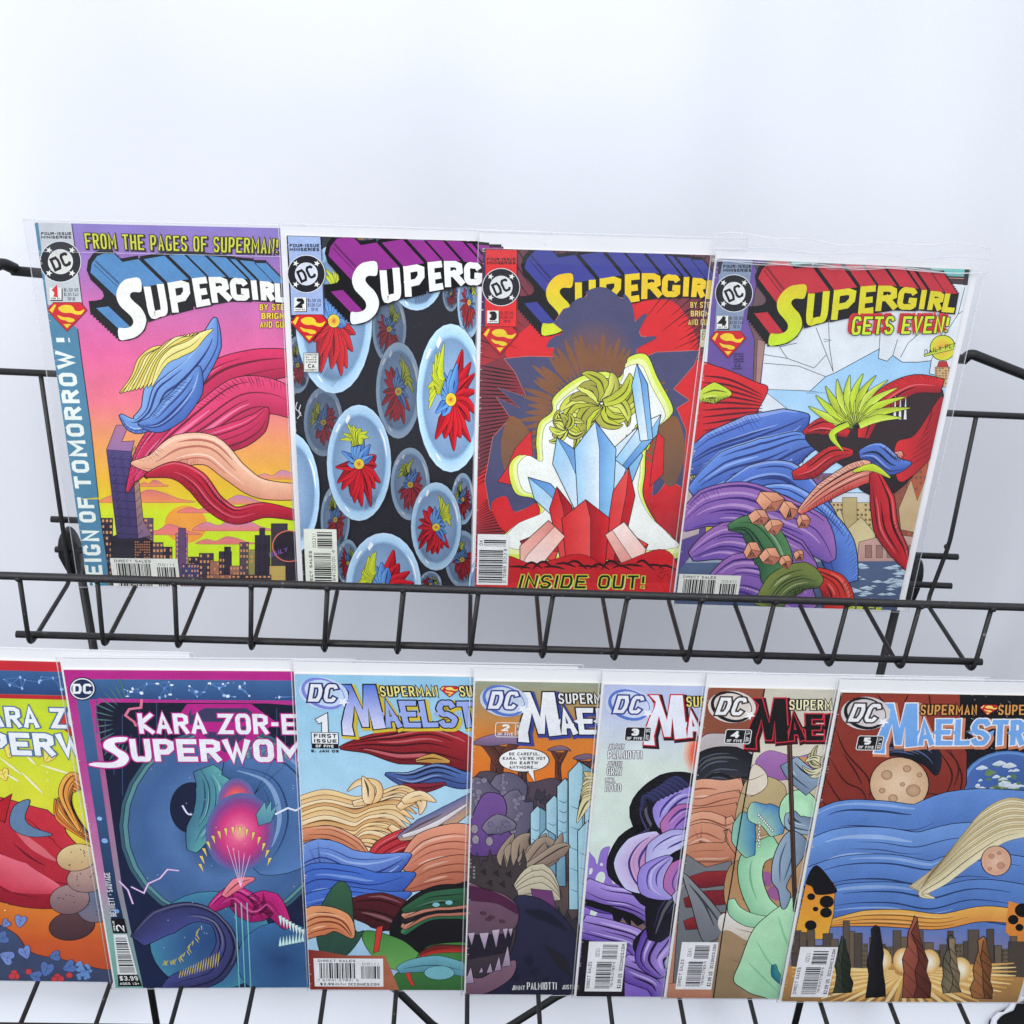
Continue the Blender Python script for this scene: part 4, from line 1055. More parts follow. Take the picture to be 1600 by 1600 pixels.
def art_garden(a):
    """yellow to orange cover with a red cloth arc, leaves and blue flowers"""
    z = (0, 1000, .375); H = a.H
    a.ground([(0, (200, 40, 52)), (14, (200, 40, 52)), (15, (190, 214, 50)), (50, (206, 222, 50)), (110, (222, 222, 60)), (150, (230, 190, 70)), (190, (226, 130, 50)), (225, (206, 92, 46)), (262, (190, 80, 50))])
    a.local(); a.poly(lq(0, H - 7, 168, H - 24), (60, 100, 150), (40, 70, 120)); sparkle_strip(a, 60, H - 22, 168, H - 9, 34, 6)
    a.poly(lq(0, H - 24, 168, H - 27), (190, 40, 50)); a.poly(lq(0, 0, 8, H), (190, 40, 50))
    for k in range(40): a.ell((random.uniform(10, 168), random.uniform(40, 200)), .7, .5, (244, 244, 200), n=8)
    a.poly([(102, H - 27), (138, H - 27), (158, H - 44), (122, H - 82), (88, H - 44)], (206, 60, 50), ol=1.2, olc=(190, 40, 50)); a.poly([(106, H - 33), (134, H - 33), (150, H - 45), (122, H - 74), (96, H - 45)], (206, 222, 50))
    a.T(*z)
    for x, y, s, t in ((45, 460, 40, .3), (155, 465, 34, -.3), (205, 480, 40, .5), (15, 560, 34, -.4)): leaf(a, (x, y), s, t, (236, 226, 110), (190, 80, 50))
    for p in ([(0, 490), (90, 560)], [(90, 550), (180, 640)], [(110, 480), (150, 520)], [(170, 520), (300, 560)], [(30, 560), (80, 590)]): a.line(p, 1.6, (246, 240, 210), taper=True)
    # cloth arc and crescents
    a.band([(-120, 700), (0, 820), (130, 930), (290, 990), (420, 1010)], (18, 40, 42, 28, 10), (206, 50, 66), (150, 26, 46), .6, folds=4, foldc=(110, 16, 36))
    a.band([(-60, 920), (80, 990), (250, 1040)], (10, 14, 3), (232, 110, 130), (206, 60, 80), 0, folds=1, foldc=(150, 30, 50))
    a.poly([(50, 640), (0, 670), (-60, 720), (20, 760)], (180, 30, 44), ol=.6)
    a.poly([(125, 665), (60, 690), (40, 760), (70, 800), (140, 820), (220, 810), (140, 780), (105, 740)], (100, 130, 165), ol=.5, smooth=True)
    # stacked river stones and orange leaf curls
    for c, rx, ry, c1, c2 in (((300, 1190), 96, 60, (96, 66, 70), (70, 48, 54)), ((400, 1110), 80, 66, (104, 120, 150), (120, 110, 124)), ((290, 1080), 84, 62, (170, 140, 140), (120, 90, 96)), ((370, 990), 92, 60, (196, 164, 150), (150, 120, 116)), ((320, 905), 84, 56, (230, 206, 150), (196, 160, 120))):
        a.ell(c, rx, ry, c1, -.15, ol=.5, col2=c2)
        for k in range(9): a.ell((c[0] + random.uniform(-.6, .6) * rx, c[1] + random.uniform(-.6, .6) * ry), 3, 3, (70, 50, 54), n=6)
    OR = ((226, 140, 60), (206, 110, 50), (240, 180, 90))
    for k in range(12): a.band([(420 - k * 8, 860 - k * 6), (330 - k * 6, 800 - k * 14), (250 + k * 5, 740 - k * 16), (230 + k * 12, 660 - k * 4)], (1, 3, 3, .3), OR[k % 3], OR[(k + 1) % 3], .4, folds=1)
    # flowers
    a.poly([(-40, 1200), (60, 1220), (130, 1300), (260, 1330), (420, 1370), (520, 1380), (520, 1460), (-40, 1460)], (70, 84, 120), (60, 70, 100), ol=.4, smooth=True)
    for x, y, s, t in ((85, 1170, 34, .2), (25, 1180, 24, .8), (10, 1240, 36, 1.2), (105, 1300, 36, -.4), (195, 1370, 40, .3), (230, 1315, 30, 1.4), (290, 1360, 36, 1.2), (30, 1320, 40, 2.0), (350, 1385, 26, .6), (150, 1400, 34, 1.8)): leaf(a, (x, y), s, t, random.choice(((104, 140, 206), (90, 120, 180), (126, 150, 214))), (40, 56, 110))
    for x, y in ((60, 1385), (70, 1400), (50, 1400), (240, 1400), (255, 1410), (228, 1412), (120, 1380), (290, 1395)): a.ell((x, y), 14, 12, (206, 70, 76), ol=.3, olc=(120, 20, 40))
    for k in range(26): a.ell((330 + random.uniform(-20, 50), 1340 + random.uniform(0, 70)), 8, 7, (110, 150, 210), n=9)
    a.poly([(-200, 1240), (-40, 1300), (-10, 1460), (-220, 1460)], (150, 30, 40), ol=.4)
    wide_title(a, 4, 33, 1.0, (240, 243, 246), (70, 110, 160))


def art_coils(a):
    """magenta frame, night-blue ground and a huge blue coil with a pink glow"""
    H = a.H; W_ = a.W; z = (90, 1020, .24375); zl = (0, 1000, .375)
    a.ground([(0, (184, 34, 134)), (90, (186, 80, 150)), (160, (190, 130, 170)), (215, (130, 180, 170)), (262, (110, 170, 160))])
    a.local(); a.poly(lq(5, H - 6.5, W_, H - 21), (66, 106, 156), (46, 80, 130)); a.poly([(5, H - 6.5), (13, H - 6.5), (12.5, H - 60), (11.5, 110), (13, 62), (4.5, 62), (5, 110)], (70, 110, 160), (26, 44, 76))
    sparkle_strip(a, 34, H - 19.5, 138, H - 8, 40, 9); a.ell((7.5, H - 112), 1.6, 1.6, (150, 190, 235)); a.ell((8.5, H - 130), 2.0, 2.0, (140, 180, 230)); a.ell((9, H - 190), 1.8, 1.8, (120, 170, 220))
    a.poly([(140, H - 5), (W_, H - 5), (W_, H - 24), (152, H - 24), (148, H - 18), (140, H - 16)], (184, 34, 134))
    for t_, q in (('F', lq(144, H - 7, 151, H - 14)), ('U', lq(154, H - 6, 161, H - 12)), ('T', lq(164, H - 6, 170, H - 12)), ('S', lq(152, H - 15, 159, H - 21)), ('T', lq(162, H - 15, 168, H - 21))): a.text(t_, q, (40, 26, 60), 1.1)
    inner = [(16, H - 26), (20, H - 23), (120, H - 23), (W_, H - 27), (W_, 0), (19, 0), (17, 40), (15, 90), (15.5, 150)]
    a.poly([(13, H - 26), (18, H - 20), (W_, H - 23), (W_, 0), (15.5, 0), (14, 40), (11.5, 90), (12.3, 150)], (186, 44, 140), (120, 170, 165)); a.poly(inner, (20, 24, 46), (26, 38, 74))
    a.T(*z)
    for k in range(26): a.line([(250 + k * 55, 300 + (k * 131) % 300), (252 + k * 55, 520 + (k * 131) % 500)], .5, (60, 80, 120), smooth=False)
    # fringe of a pale green fan behind the title
    for k in range(16):
        t = 1.9 + k * .17; a.line([(480 + 130 * math.cos(t), 440 - 160 * math.sin(t)), (480 + 260 * math.cos(t), 440 - 300 * math.sin(t))], .9, (84, 120, 116), taper=True)
    a.line([(540, 295), (535, 350), (460, 360), (435, 400), (490, 440), (505, 470)], 1.6, (226, 120, 150), smooth=False)
    # the coil
    a.T(0, 0, 1)
    C = (352, 1290)
    for rx, ry, c in ((166, 156, (60, 96, 110)), (160, 150, (96, 150, 150)), (152, 146, (70, 104, 150))):
        a.ell(C, rx, ry, c, rings=[(.84, (66, 100, 152)), (.55, (84, 120, 172)), (.36, (60, 88, 136)), (.28, (40, 62, 104))], ol=.5, olc=(20, 30, 56))
    a.ell((300, 1262), 34, 40, (24, 32, 60), ol=.4)
    a.line([(285, 1258), (295, 1272), (312, 1270), (325, 1275)], 1.3, (190, 190, 240)); a.line([(285, 1258), (295, 1272), (312, 1270), (325, 1275)], .6, (236, 236, 250))
    a.band([(318, 1200), (335, 1230), (332, 1270), (312, 1300), (300, 1330)], (7, 12, 12, 9, 3), (96, 170, 172), (70, 120, 146), .5, folds=4, foldc=(40, 80, 110))
    a.band([(350, 1190), (430, 1210), (458, 1270), (440, 1330), (400, 1360)], (10, 22, 24, 20, 4), (90, 130, 186), (58, 92, 140), .5, folds=3, foldc=(40, 66, 110))
    for k in range(7): a.band([(330 + k * 20, 1185), (328 + k * 20, 1176 - (k % 2) * 5), (338 + k * 20, 1170)], (1.6, 2, .4), (110, 170, 176), (70, 110, 140), .3, folds=0)
    a.ell((370, 1255), 30, 40, (84, 110, 170), rings=[(.75, (150, 84, 140)), (.5, (236, 90, 100)), (.2, (244, 150, 80)), (0, (246, 166, 80))])
    a.ell((375, 1300), 54, 62, (80, 110, 168), .2, rings=[(.8, (140, 70, 140)), (.55, (214, 60, 130)), (.25, (236, 100, 150)), (0, (246, 190, 150))])
    for k in range(15):
        t = math.pi * (1.02 + k * .065); x, y = 368 + 56 * math.cos(t), 1355 + 62 * math.sin(t); a.poly([(x - 3, y - 2), (x + 3, y - 2), (x + .6 - 6 * math.cos(t), y + 12)], (236, 206, 120), ol=.25)
    a.poly([(400, 1272), (414, 1252), (416, 1264), (424, 1250), (424, 1266), (434, 1256), (424, 1284), (404, 1290)], (120, 184, 190), (80, 130, 160), ol=.4)
    # lightning, second coil and waves below
    for p in ([(205, 1385), (225, 1395), (232, 1380), (250, 1372), (262, 1358), (280, 1360)], [(186, 1376), (200, 1390), (208, 1412)]): a.line(p, 1.5, (170, 120, 190), smooth=False); a.line(p, .6, (240, 230, 250), smooth=False)
    a.line([(430, 1272), (450, 1262), (462, 1266), (480, 1256)], 1.4, (230, 236, 250), smooth=False)
    a.ell((330, 1470), 96, 78, (70, 140, 170), rings=[(.8, (66, 120, 160)), (.4, (52, 90, 140)), (0, (44, 76, 126))], ol=.5, olc=(20, 30, 56))
    a.ell((440, 1500), 70, 60, (60, 110, 160), rings=[(.7, (56, 100, 150)), (0, (40, 70, 120))], ol=.5, olc=(20, 30, 56))
    a.band([(215, 1470), (255, 1440), (300, 1425), (340, 1440), (355, 1480), (330, 1520), (285, 1535), (262, 1550)], (6, 12, 9, 5, 8, 10, 10, 6), (50, 52, 92), (70, 76, 140), .6, folds=3, foldc=(24, 26, 56))
    for k in range(24): 
        t = k / 23; x, y = 255 + 60 * t, 1500 - 58 * t + 20 * math.sin(t * 3); a.line([(x, y), (x + 7 * math.cos(k * 1.3), y + 8)], .7, (206, 190, 80), taper=True)
    for k in range(16): a.line([(280 + k * 4, 1528 - k * 1.2), (283 + k * 4, 1516 - k * 2.0)], .7, (206, 190, 80), taper=True)
    a.band([(330, 1420), (365, 1400), (395, 1420), (420, 1410), (450, 1450)], (3, 9, 12, 10, 3), (206, 40, 130), (150, 24, 96), .5, folds=3)
    a.band([(350, 1400), (372, 1380), (398, 1372)], (2, 5, 1), (240, 140, 150), (226, 110, 130), .4, folds=1)
    for k in range(5): a.line([(355 + k * 9, 1320 + k * 4), (376, 1385)], .4, (240, 190, 220), smooth=False)
    for k in range(8): 
        x = 438 + k * 5; a.poly([(x - 3, 1430 + k * 3), (x + 3, 1430 + k * 3), (x + 1, 1446 + k * 3)], (220, 240, 240), ol=.25); a.poly([(x - 3, 1478 - k), (x + 3, 1478 - k), (x, 1462 - k)], (200, 236, 236), ol=.25)
    for x in (368, 377, 386): a.line([(x, 1410), (x + 6, 1542)], .7, (120, 200, 200), smooth=False)
    for k in range(40): a.ell((random.uniform(200, 470), random.uniform(1050, 1540)), .7, .7, (220, 230, 240), n=6)
    # emblem outline and masthead
    a.T(*z); a.poly([(830, 325), (1240, 325), (1400, 440), (1075, 700), (760, 430)], (184, 34, 134)); a.poly([(860, 352), (1210, 352), (1330, 440), (1075, 640), (820, 430)], (60, 60, 96)); 
    a.poly([(860, 352), (940, 352), (860, 400)], (184, 34, 134)); a.poly([(930, 440), (1230, 440), (1120, 520), (960, 500)], (184, 34, 134))
    q0 = a.mm((510, 385)); wide_title(a, q0.x - 32, a.H - q0.y, 1.0, (240, 240, 246), (190, 40, 140))
    # corner mark
    a.T(*z); a.ell((160, 228), 84, 74, (24, 34, 66)); a.ell((160, 228), 78, 68, (236, 238, 242)); a.ell((160, 228), 70, 61, (30, 46, 84)); a.text('DC', lq(98, 196, 222, 260), (240, 242, 246), 2.6, gap=.14)
    # price strip
    a.local(); a.text('BENNETT * SAUVAGE', [(4.8, 66), (4.8, 104), (8.6, 104), (8.6, 66)], (226, 230, 236), .7); a.poly([(4.4, 51), (4.4, 64), (13.4, 64), (14, 51)], (16, 18, 26)); a.text('2', [(7, 52.5), (7, 58.5), (12.4, 58.5), (12.6, 52.5)], WHITE, 1.0)
    a.text('ISSUE', [(5.2, 53), (5.2, 62), (6.4, 62), (6.4, 53)], WHITE, .3)
    a.poly([(3, 13), (4.4, 50), (13.6, 50), (16.5, 13)], (226, 230, 230)); a.bars([(4.6, 15), (5.4, 47), (12.6, 47), (15.2, 15)], 60); a.poly([(2.2, 2), (3, 13), (16.5, 13), (18.5, 2)], (14, 14, 18)); a.text('$3.99', [(4, 11.6), (16, 11.6), (16.8, 7.4), (3.8, 7.4)], WHITE, 1.0); a.text('AGES 13+', [(3.6, 5.6), (16.6, 5.6), (17.2, 3.4), (3.4, 3.4)], WHITE, .45)


def art_waves(a):
    """pale sky over golden waves, blue cloth and green shapes"""
    z = (440, 1020, .33755)
    a.ground([(0, (150, 200, 230)), (30, (160, 208, 234)), (90, (176, 216, 238)), (130, (190, 222, 240)), (262, (150, 190, 220))])
    a.T(*z)
    # a dark red flying sail with a blue pennant under it
    a.band([(270, 440), (400, 425), (540, 430), (680, 420), (800, 450), (920, 500)], (1, 7, 14, 17, 14, 10), (176, 40, 48), (112, 22, 34), .6, folds=6, foldc=(70, 12, 24))
    a.band([(480, 560), (600, 590), (720, 560), (840, 590), (920, 570)], (1, 7, 8, 7, 5), (86, 116, 180), (60, 80, 140), .6, folds=3)
    a.band([(560, 610), (660, 625), (760, 605)], (1, 4, 1), (150, 44, 60), (110, 30, 46), .5, folds=1); a.band([(620, 500), (700, 490), (780, 505)], (1, 4, 1), (214, 166, 84), (180, 130, 66), .5, folds=1)
    # golden waves
    GD = ((244, 214, 160), (232, 190, 130), (250, 230, 190), (214, 160, 100))
    for k in range(15):
        y = 690 + k * 20
        a.band([(60, y + 10), (200, y - 26 + 6 * math.sin(k)), (340, y + 6), (460 - k * 6, y - 20 - k * 2), (560 - k * 8, y - 60 + k * 3), (660 - k * 12, y - 20 + k * 5)], (4, 5.5, 5.5, 5, 3, .3), GD[k % 4], GD[(k + 1) % 4], .5, folds=2, olc=(120, 72, 44))
    for p in ([(330, 700), (430, 670), (430, 610), (360, 600), (305, 640)], [(400, 700), (400, 630), (375, 570)], [(540, 720), (620, 670), (650, 700), (640, 750)], [(500, 800), (600, 870), (690, 880), (700, 840)], [(560, 690), (640, 660), (715, 690)]): a.band(p, (2, 4, 4, 2.5, .3), GD[2], GD[1], .5, folds=1, olc=(120, 72, 44))
    for p, c1, c2 in (([(90, 850), (220, 850), (330, 900), (420, 980)], (222, 150, 112), (190, 110, 76)), ([(90, 910), (200, 910), (300, 960), (370, 1020)], (206, 132, 96), (170, 94, 66))): a.band(p, (6, 9, 8, 1), c1, c2, .5, folds=3, foldc=(130, 66, 44))
    # red, tan and blue swells
    a.band([(380, 1010), (480, 920), (600, 870), (720, 880)], (1, 10, 11, 2), (206, 60, 66), (170, 36, 52), .6, folds=3, foldc=(110, 20, 36))
    a.band([(540, 860), (660, 810), (780, 750), (920, 660)], (2, 8, 8, 5), (96, 112, 164), (206, 160, 120), .5, folds=2); a.band([(560, 850), (700, 800), (860, 700)], (1.5, 2.2, .8), (236, 236, 240), (210, 190, 190), .3, folds=0)
    a.band([(560, 1000), (680, 920), (800, 900), (920, 920)], (4, 16, 20, 20), (230, 156, 126), (196, 112, 88), .6, folds=4, foldc=(150, 80, 64)); a.band([(560, 1090), (700, 1030), (820, 1010), (920, 1030)], (4, 12, 14, 14), (206, 130, 100), (170, 94, 74), .6, folds=3, foldc=(130, 66, 54))
    for k, (p, w_) in enumerate((([(60, 1010), (180, 960), (300, 1000), (440, 1000), (600, 930)], (10, 18, 17, 15, 1)), ([(60, 1120), (170, 1070), (300, 1080), (440, 1090), (620, 1020)], (10, 18, 18, 16, 1)), ([(60, 1200), (160, 1170), (300, 1150), (460, 1150), (600, 1110)], (8, 12, 13, 10, 1)))): a.band(p, w_, (120, 156, 226) if k == 0 else (72, 116, 206), (60, 86, 170), .6, folds=4, foldc=(40, 56, 130))
    a.band([(320, 1180), (440, 1190), (540, 1230), (600, 1300)], (8, 16, 16, 3), (92, 30, 38), (60, 20, 28), .5, folds=3)
    # dark mass and green shapes
    a.poly([(500, 1290), (540, 1200), (600, 1130), (700, 1080), (800, 1070), (900, 1090), (900, 1450), (560, 1400)], (24, 22, 28), (16, 16, 20), ol=.4, smooth=True)
    GN = (70, 130, 64)
    a.poly([(180, 1180), (260, 1060), (320, 1100), (340, 1280), (380, 1290), (300, 1400), (200, 1420), (160, 1300)], (56, 96, 70), (40, 70, 62), ol=.5, smooth=True)
    for k in range(5): a.band([(560, 1300 - k * 26), (660 + k * 6, 1210 - k * 16), (780, 1190 - k * 14), (900, 1200 - k * 20)], (2, 7, 8, 7), ((70, 140, 96), (214, 150, 120), (44, 40, 52), (226, 170, 140), (50, 100, 70))[k], ((44, 96, 66), (180, 110, 90), (24, 22, 30), (190, 120, 100), (36, 76, 52))[k], .5, folds=2)
    for c in ((715, 1165), (775, 1155)): a.ell(c, 18, 11, (130, 190, 200), ol=.3)
    a.poly([(380, 1290), (440, 1290), (560, 1330), (640, 1390), (700, 1400), (660, 1460), (540, 1470), (440, 1420), (380, 1340)], GN, (110, 170, 90), ol=.5, smooth=True); a.poly([(440, 1270), (470, 1260), (450, 1380), (425, 1390)], (206, 60, 50), ol=.4)
    a.poly([(640, 1390), (700, 1350), (860, 1340), (900, 1380), (900, 1600), (560, 1600), (520, 1500), (600, 1440)], GN, (50, 100, 56), ol=.5, smooth=True); a.band([(640, 1400), (720, 1370), (860, 1370)], (2, 4, 3), (60, 30, 34), (200, 50, 44), .4, folds=1); a.band([(580, 1440), (590, 1500), (610, 1540)], (1.2, 1.6, 1), (206, 60, 50), None, .3, folds=0)
    a.band([(540, 1470), (600, 1450), (720, 1440), (860, 1470)], (3, 6, 8, 6), (110, 176, 190), (84, 140, 160), .4, folds=1); a.ell((730, 1480), 70, 32, (120, 184, 196), ol=.4)
    a.band([(70, 1290), (170, 1240), (270, 1250), (330, 1320)], (9, 14, 10, 1), (232, 160, 110), (200, 116, 78), .6, folds=4, foldc=(130, 60, 40))
    a.poly([(100, 1370), (190, 1380), (300, 1400), (480, 1400), (560, 1600), (100, 1600)], (130, 30, 36), (180, 110, 80), (1, 0), smooth=False)
    # marks
    mael_title(a, (86, 122, 214), (226, 226, 250), INK, (214, 190, 60), (240, 226, 140), INK)
    H = a.H
    swoosh_bullet(a, 17, H - 13.5, 14, (128, 132, 214), glow=(196, 216, 240))
    a.local(); a.text('1', lq(10, H - 29, 24, H - 43), (240, 242, 246), 3.6, outline=(.5, INK)); a.poly(lq(8.5, H - 42, 25, H - 50.5), (236, 238, 240), ol=.4); a.text('FIRST', lq(10, H - 43, 24, H - 46), INK, .7); a.text('ISSUE', lq(10, H - 47, 24, H - 49.6), INK, .7); a.poly(lq(8.5, H - 50.5, 25, H - 54), INK); a.text('OF FIVE', lq(11, H - 51.2, 22, H - 53.2), WHITE, .45); a.text('E. JAN 09', lq(8, H - 55, 25, H - 57), INK, .5)
    a.T(*z); q0, q1, q2 = a.mm((148, 1412)), a.mm((470, 1410)), a.mm((150, 1542)); upc_flat(a, q0.x, q0.y, q1.x - q0.x, q0.y - q2.y, '00111', True)


def art_jungle(a):
    """orange sky over violet jungle plants, dark rocks with pale fangs of stone"""
    z = (710, 1030, .33125)
    a.ground([(0, (150, 160, 140)), (14, (176, 150, 100)), (40, (216, 130, 50)), (85, (230, 116, 40)), (120, (120, 80, 70)), (170, (90, 74, 76)), (262, (40, 38, 56))])
    a.T(*z)
    # flat-topped trees
    def tree(x, y, w_, h, c, tc):
        a.band([(x, y + h), (x - w_ * .06, y + h * .5), (x + w_ * .02, y + 10)], (w_ * .020, w_ * .016, w_ * .02), tc, (70, 44, 40), .4, folds=1)
        for s in (-1, 1): a.band([(x, y + h * .35), (x + s * w_ * .2, y + 20), (x + s * w_ * .34, y)], (w_ * .014, w_ * .012, w_ * .006), tc, (70, 44, 40), .35, folds=0)
        a.poly([(x - w_ * .5, y), (x - w_ * .4, y - w_ * .1), (x - w_ * .15, y - w_ * .18), (x + w_ * .1, y - w_ * .2), (x + w_ * .34, y - w_ * .12), (x + w_ * .5, y + w_ * .03), (x + w_ * .2, y), (x - w_ * .2, y + w_ * .04)], c, (110, 90, 120), ol=.4, smooth=True)
    tree(215, 400, 250, 260, (160, 130, 170), (110, 60, 50)); tree(495, 430, 110, 170, (150, 110, 120), (120, 66, 50)); tree(330, 470, 170, 160, (130, 100, 120), (100, 60, 56)); tree(620, 470, 120, 150, (130, 100, 120), (100, 60, 56))
    a.poly([(90, 560), (280, 560), (360, 580), (470, 560), (560, 600), (760, 560), (760, 1000), (60, 1000)], (84, 72, 84), (70, 56, 66), ol=.4, smooth=True)
    for k in range(26):
        x, y = random.uniform(270, 620), random.uniform(600, 900); a.poly([(x - 24, y + 20), (x - 8, y - 26), (x + 10, y - 6), (x + 26, y - 22), (x + 20, y + 24)], random.choice(((70, 60, 70), (96, 76, 80), (60, 54, 66))), ol=.25, smooth=True)
    def frond(pts, ws, c1, c2, spots=0, dotc=(120, 110, 140)):
        a.band(pts, ws, c1, c2, .55, folds=0)
        P = [Vector(q) for q in spline(pts, 4)]
        for k in range(spots):
            p = random.choice(P[3:-2]); a.ell((p[0] + random.uniform(-24, 24), p[1] + random.uniform(-24, 24)), random.uniform(8, 18), random.uniform(8, 16), dotc, ol=.3, olc=(60, 50, 80), n=10)
    frond([(250, 900), (230, 720), (240, 600), (215, 540)], (9, 14, 14, 3), (118, 112, 132), (90, 86, 110), 16, (132, 126, 146)); frond([(240, 880), (290, 760), (300, 660), (320, 640)], (8, 11, 10, 2), (118, 112, 132), (90, 86, 110), 12, (132, 126, 146)); frond([(150, 900), (120, 740), (110, 620), (130, 560)], (10, 16, 14, 3), (118, 112, 132), (90, 86, 110), 16, (132, 126, 146))
    a.poly([(80, 760), (110, 680), (150, 630), (220, 640), (245, 690), (240, 740), (190, 770), (160, 830), (250, 810), (275, 860), (240, 910), (120, 930), (70, 900)], (120, 84, 150), (96, 66, 130), ol=.6, smooth=True)
    for c in ((95, 800), (100, 850), (165, 858)): a.ell(c, 18, 22, (150, 140, 150), ol=.4)
    frond([(140, 810), (210, 780), (290, 790)], (3, 9, 2), (130, 124, 144), (100, 96, 120), 5)
    a.poly([(520, 790), (620, 800), (640, 900), (540, 880)], (110, 56, 110), (84, 44, 90), ol=.4, smooth=True); a.poly([(480, 930), (640, 860), (640, 980), (500, 970)], (96, 80, 86), (76, 60, 66), ol=.3, smooth=True)
    # pale blue columns of ice among the plants
    def ice(x, y0, y1, w_):
        a.poly([(x - w_, y1), (x - w_ * 1.05, y0 + w_ * .9), (x - w_ * .2, y0), (x + w_ * .1, y0 + w_ * .4), (x, y1)], (176, 214, 226), (140, 184, 204), (1, 0)); a.poly([(x + w_ * .1, y0 + w_ * .4), (x - w_ * .2, y0), (x + w_ * .9, y0 + w_ * .7), (x + w_, y1), (x, y1)], (130, 172, 192), (104, 146, 170), (1, 0))
        P = [(x - w_, y1), (x - w_ * 1.05, y0 + w_ * .9), (x - w_ * .2, y0), (x + w_ * .9, y0 + w_ * .7), (x + w_, y1)]; a.line(P + [P[0]], .6, INK, smooth=False); a.line([(x - w_ * .2, y0), (x + w_ * .1, y0 + w_ * .4), (x, y1)], .4, (50, 80, 100), smooth=False)
        for k in range(5): yy = y0 + (y1 - y0) * (.3 + .14 * k); a.line([(x - w_ * .9, yy), (x - w_ * .3, yy + 14), (x, yy + 4)], .7, (80, 116, 140), taper=True)
    for x, y0, y1, w_ in ((400, 690, 1040, 40), (480, 640, 1070, 46), (440, 800, 1080, 40), (530, 560, 900, 44), (600, 480, 1180, 60), (680, 520, 1300, 64), (640, 760, 1260, 56)): ice(x, y0, y1, w_)
    Y = ((220, 206, 150), (196, 176, 116), (232, 222, 176))
    for k in range(9): a.band([(700, 640), (650 - k * 3, 560 + k * 14), (610 - k * 4, 530 + k * 30)], (1, 4, .3), Y[k % 3], Y[(k + 1) % 3], .4, folds=1)
    # brush and rocks
    def spiky(x0, x1, y0, y1, c, n, seed):
        rg = random.Random(seed); top = []
        for k in range(n): t = k / n; top += [(x0 + (x1 - x0) * t, y0 + 40 * rg.random()), (x0 + (x1 - x0) * (t + .5 / n), y0 - 70 * rg.random())]
        a.poly(top + [(x1, y0), (x1, y1), (x0, y1)], c, ol=.45)
    for k in range(8): a.band([(300, 1020), (240 + k * 36, 930 - (k % 3) * 30), (280 + k * 38, 820 + (k % 2) * 60)], (4, 6, .4), (170, 150, 130), (130, 110, 100), .4, folds=1)
    spiky(60, 340, 950, 1250, (66, 58, 60), 9, 3)
    for k in range(6): a.poly([(120 + k * 30, 1000 + (k * 53) % 100), (145 + k * 30, 985 + (k * 53) % 100), (150 + k * 30, 1020 + (k * 53) % 100)], (40, 36, 40), ol=.2)
    for k in range(4): a.band([(300, 1080 + k * 10), (400, 1010 + k * 30), (500, 1120 + k * 4)], (4, 9, .5), (206, 196, 170), (150, 140, 130), .45, folds=1)
    a.poly([(360, 1080), (460, 1090), (480, 1180), (380, 1180)], (110, 60, 110), ol=.3)
    spiky(470, 720, 1230, 1600, (54, 50, 56), 6, 8)
    a.poly([(280, 1130), (380, 1120), (480, 1180), (570, 1290), (600, 1420), (720, 1600), (40, 1600), (220, 1460), (290, 1300)], (44, 44, 72), (34, 34, 56), ol=.6, smooth=True)
    for c, r in (((350, 1420), 20), ((380, 1470), 14), ((430, 1510), 12), ((290, 1500), 14), ((500, 1400), 12)): a.ell(c, r, r * 1.1, (30, 30, 52), ol=.3)
    a.poly([(340, 1180), (440, 1190), (540, 1280), (460, 1250), (360, 1210)], (30, 30, 48), smooth=True); a.poly([(420, 1340), (520, 1400), (560, 1500), (480, 1440)], (36, 34, 44), ol=.3)
    # purple boulder overhang with stone fangs
    a.poly([(40, 1060), (140, 1080), (240, 1110), (300, 1170), (290, 1260), (210, 1300), (60, 1310), (40, 1300)], (124, 84, 110), (96, 76, 90), ol=.6, smooth=True); a.poly([(50, 1070), (170, 1090), (280, 1150), (300, 1200), (200, 1150), (60, 1130)], (80, 34, 66), ol=.4, smooth=True)
    for c in ((135, 1196), (175, 1215), (225, 1235), (160, 1225)): a.ell(c, 14, 8, (84, 56, 72), .2, ol=.3)
    a.poly([(40, 1300), (280, 1290), (260, 1380), (40, 1420)], (36, 30, 44)); a.poly([(40, 1500), (130, 1500), (220, 1440), (290, 1420), (270, 1500), (160, 1570), (40, 1590)], (136, 100, 120), (110, 80, 100), ol=.6, smooth=True)
    for x, y, h, w_ in ((80, 1290, 60, 18), (140, 1290, 80, 24), (195, 1275, 86, 20), (240, 1270, 50, 14), (265, 1270, 40, 12)): a.poly([(x - w_, y), (x + w_, y - 4), (x + w_ * .1, y + h)], (196, 176, 196), (150, 130, 160), ol=.45)
    for x, y, h, w_ in ((70, 1530, 80, 24), (125, 1480, 30, 12), (165, 1480, 50, 16), (205, 1470, 70, 18), (245, 1450, 100, 22)): a.poly([(x - w_, y), (x + w_, y - 6), (x + w_ * .3, y - h)], (196, 176, 196), (150, 130, 160), ol=.45)
    # speech balloon
    a.poly([(340, 520), (380, 580), (372, 520)], (240, 240, 238), ol=.5); a.ell((328, 474), 118, 55, (240, 240, 238), ol=.5); a.poly([(342, 512), (376, 565), (370, 512)], (240, 240, 238))
    for i, (t, x0, x1) in enumerate((('BE CAREFUL,', 258, 402), ("KARA. WE'RE NOT", 228, 430), ('ON EARTH', 262, 392), ('ANYMORE...', 258, 392))): a.text(t, lq(x0, 438 + i * 21, x1, 452 + i * 21), INK, .62 if i != 2 else .85)
    for k in range(4): a.text('O', lq(88, 975 + k * 16, 97, 983 + k * 16), (190, 190, 190), .3)
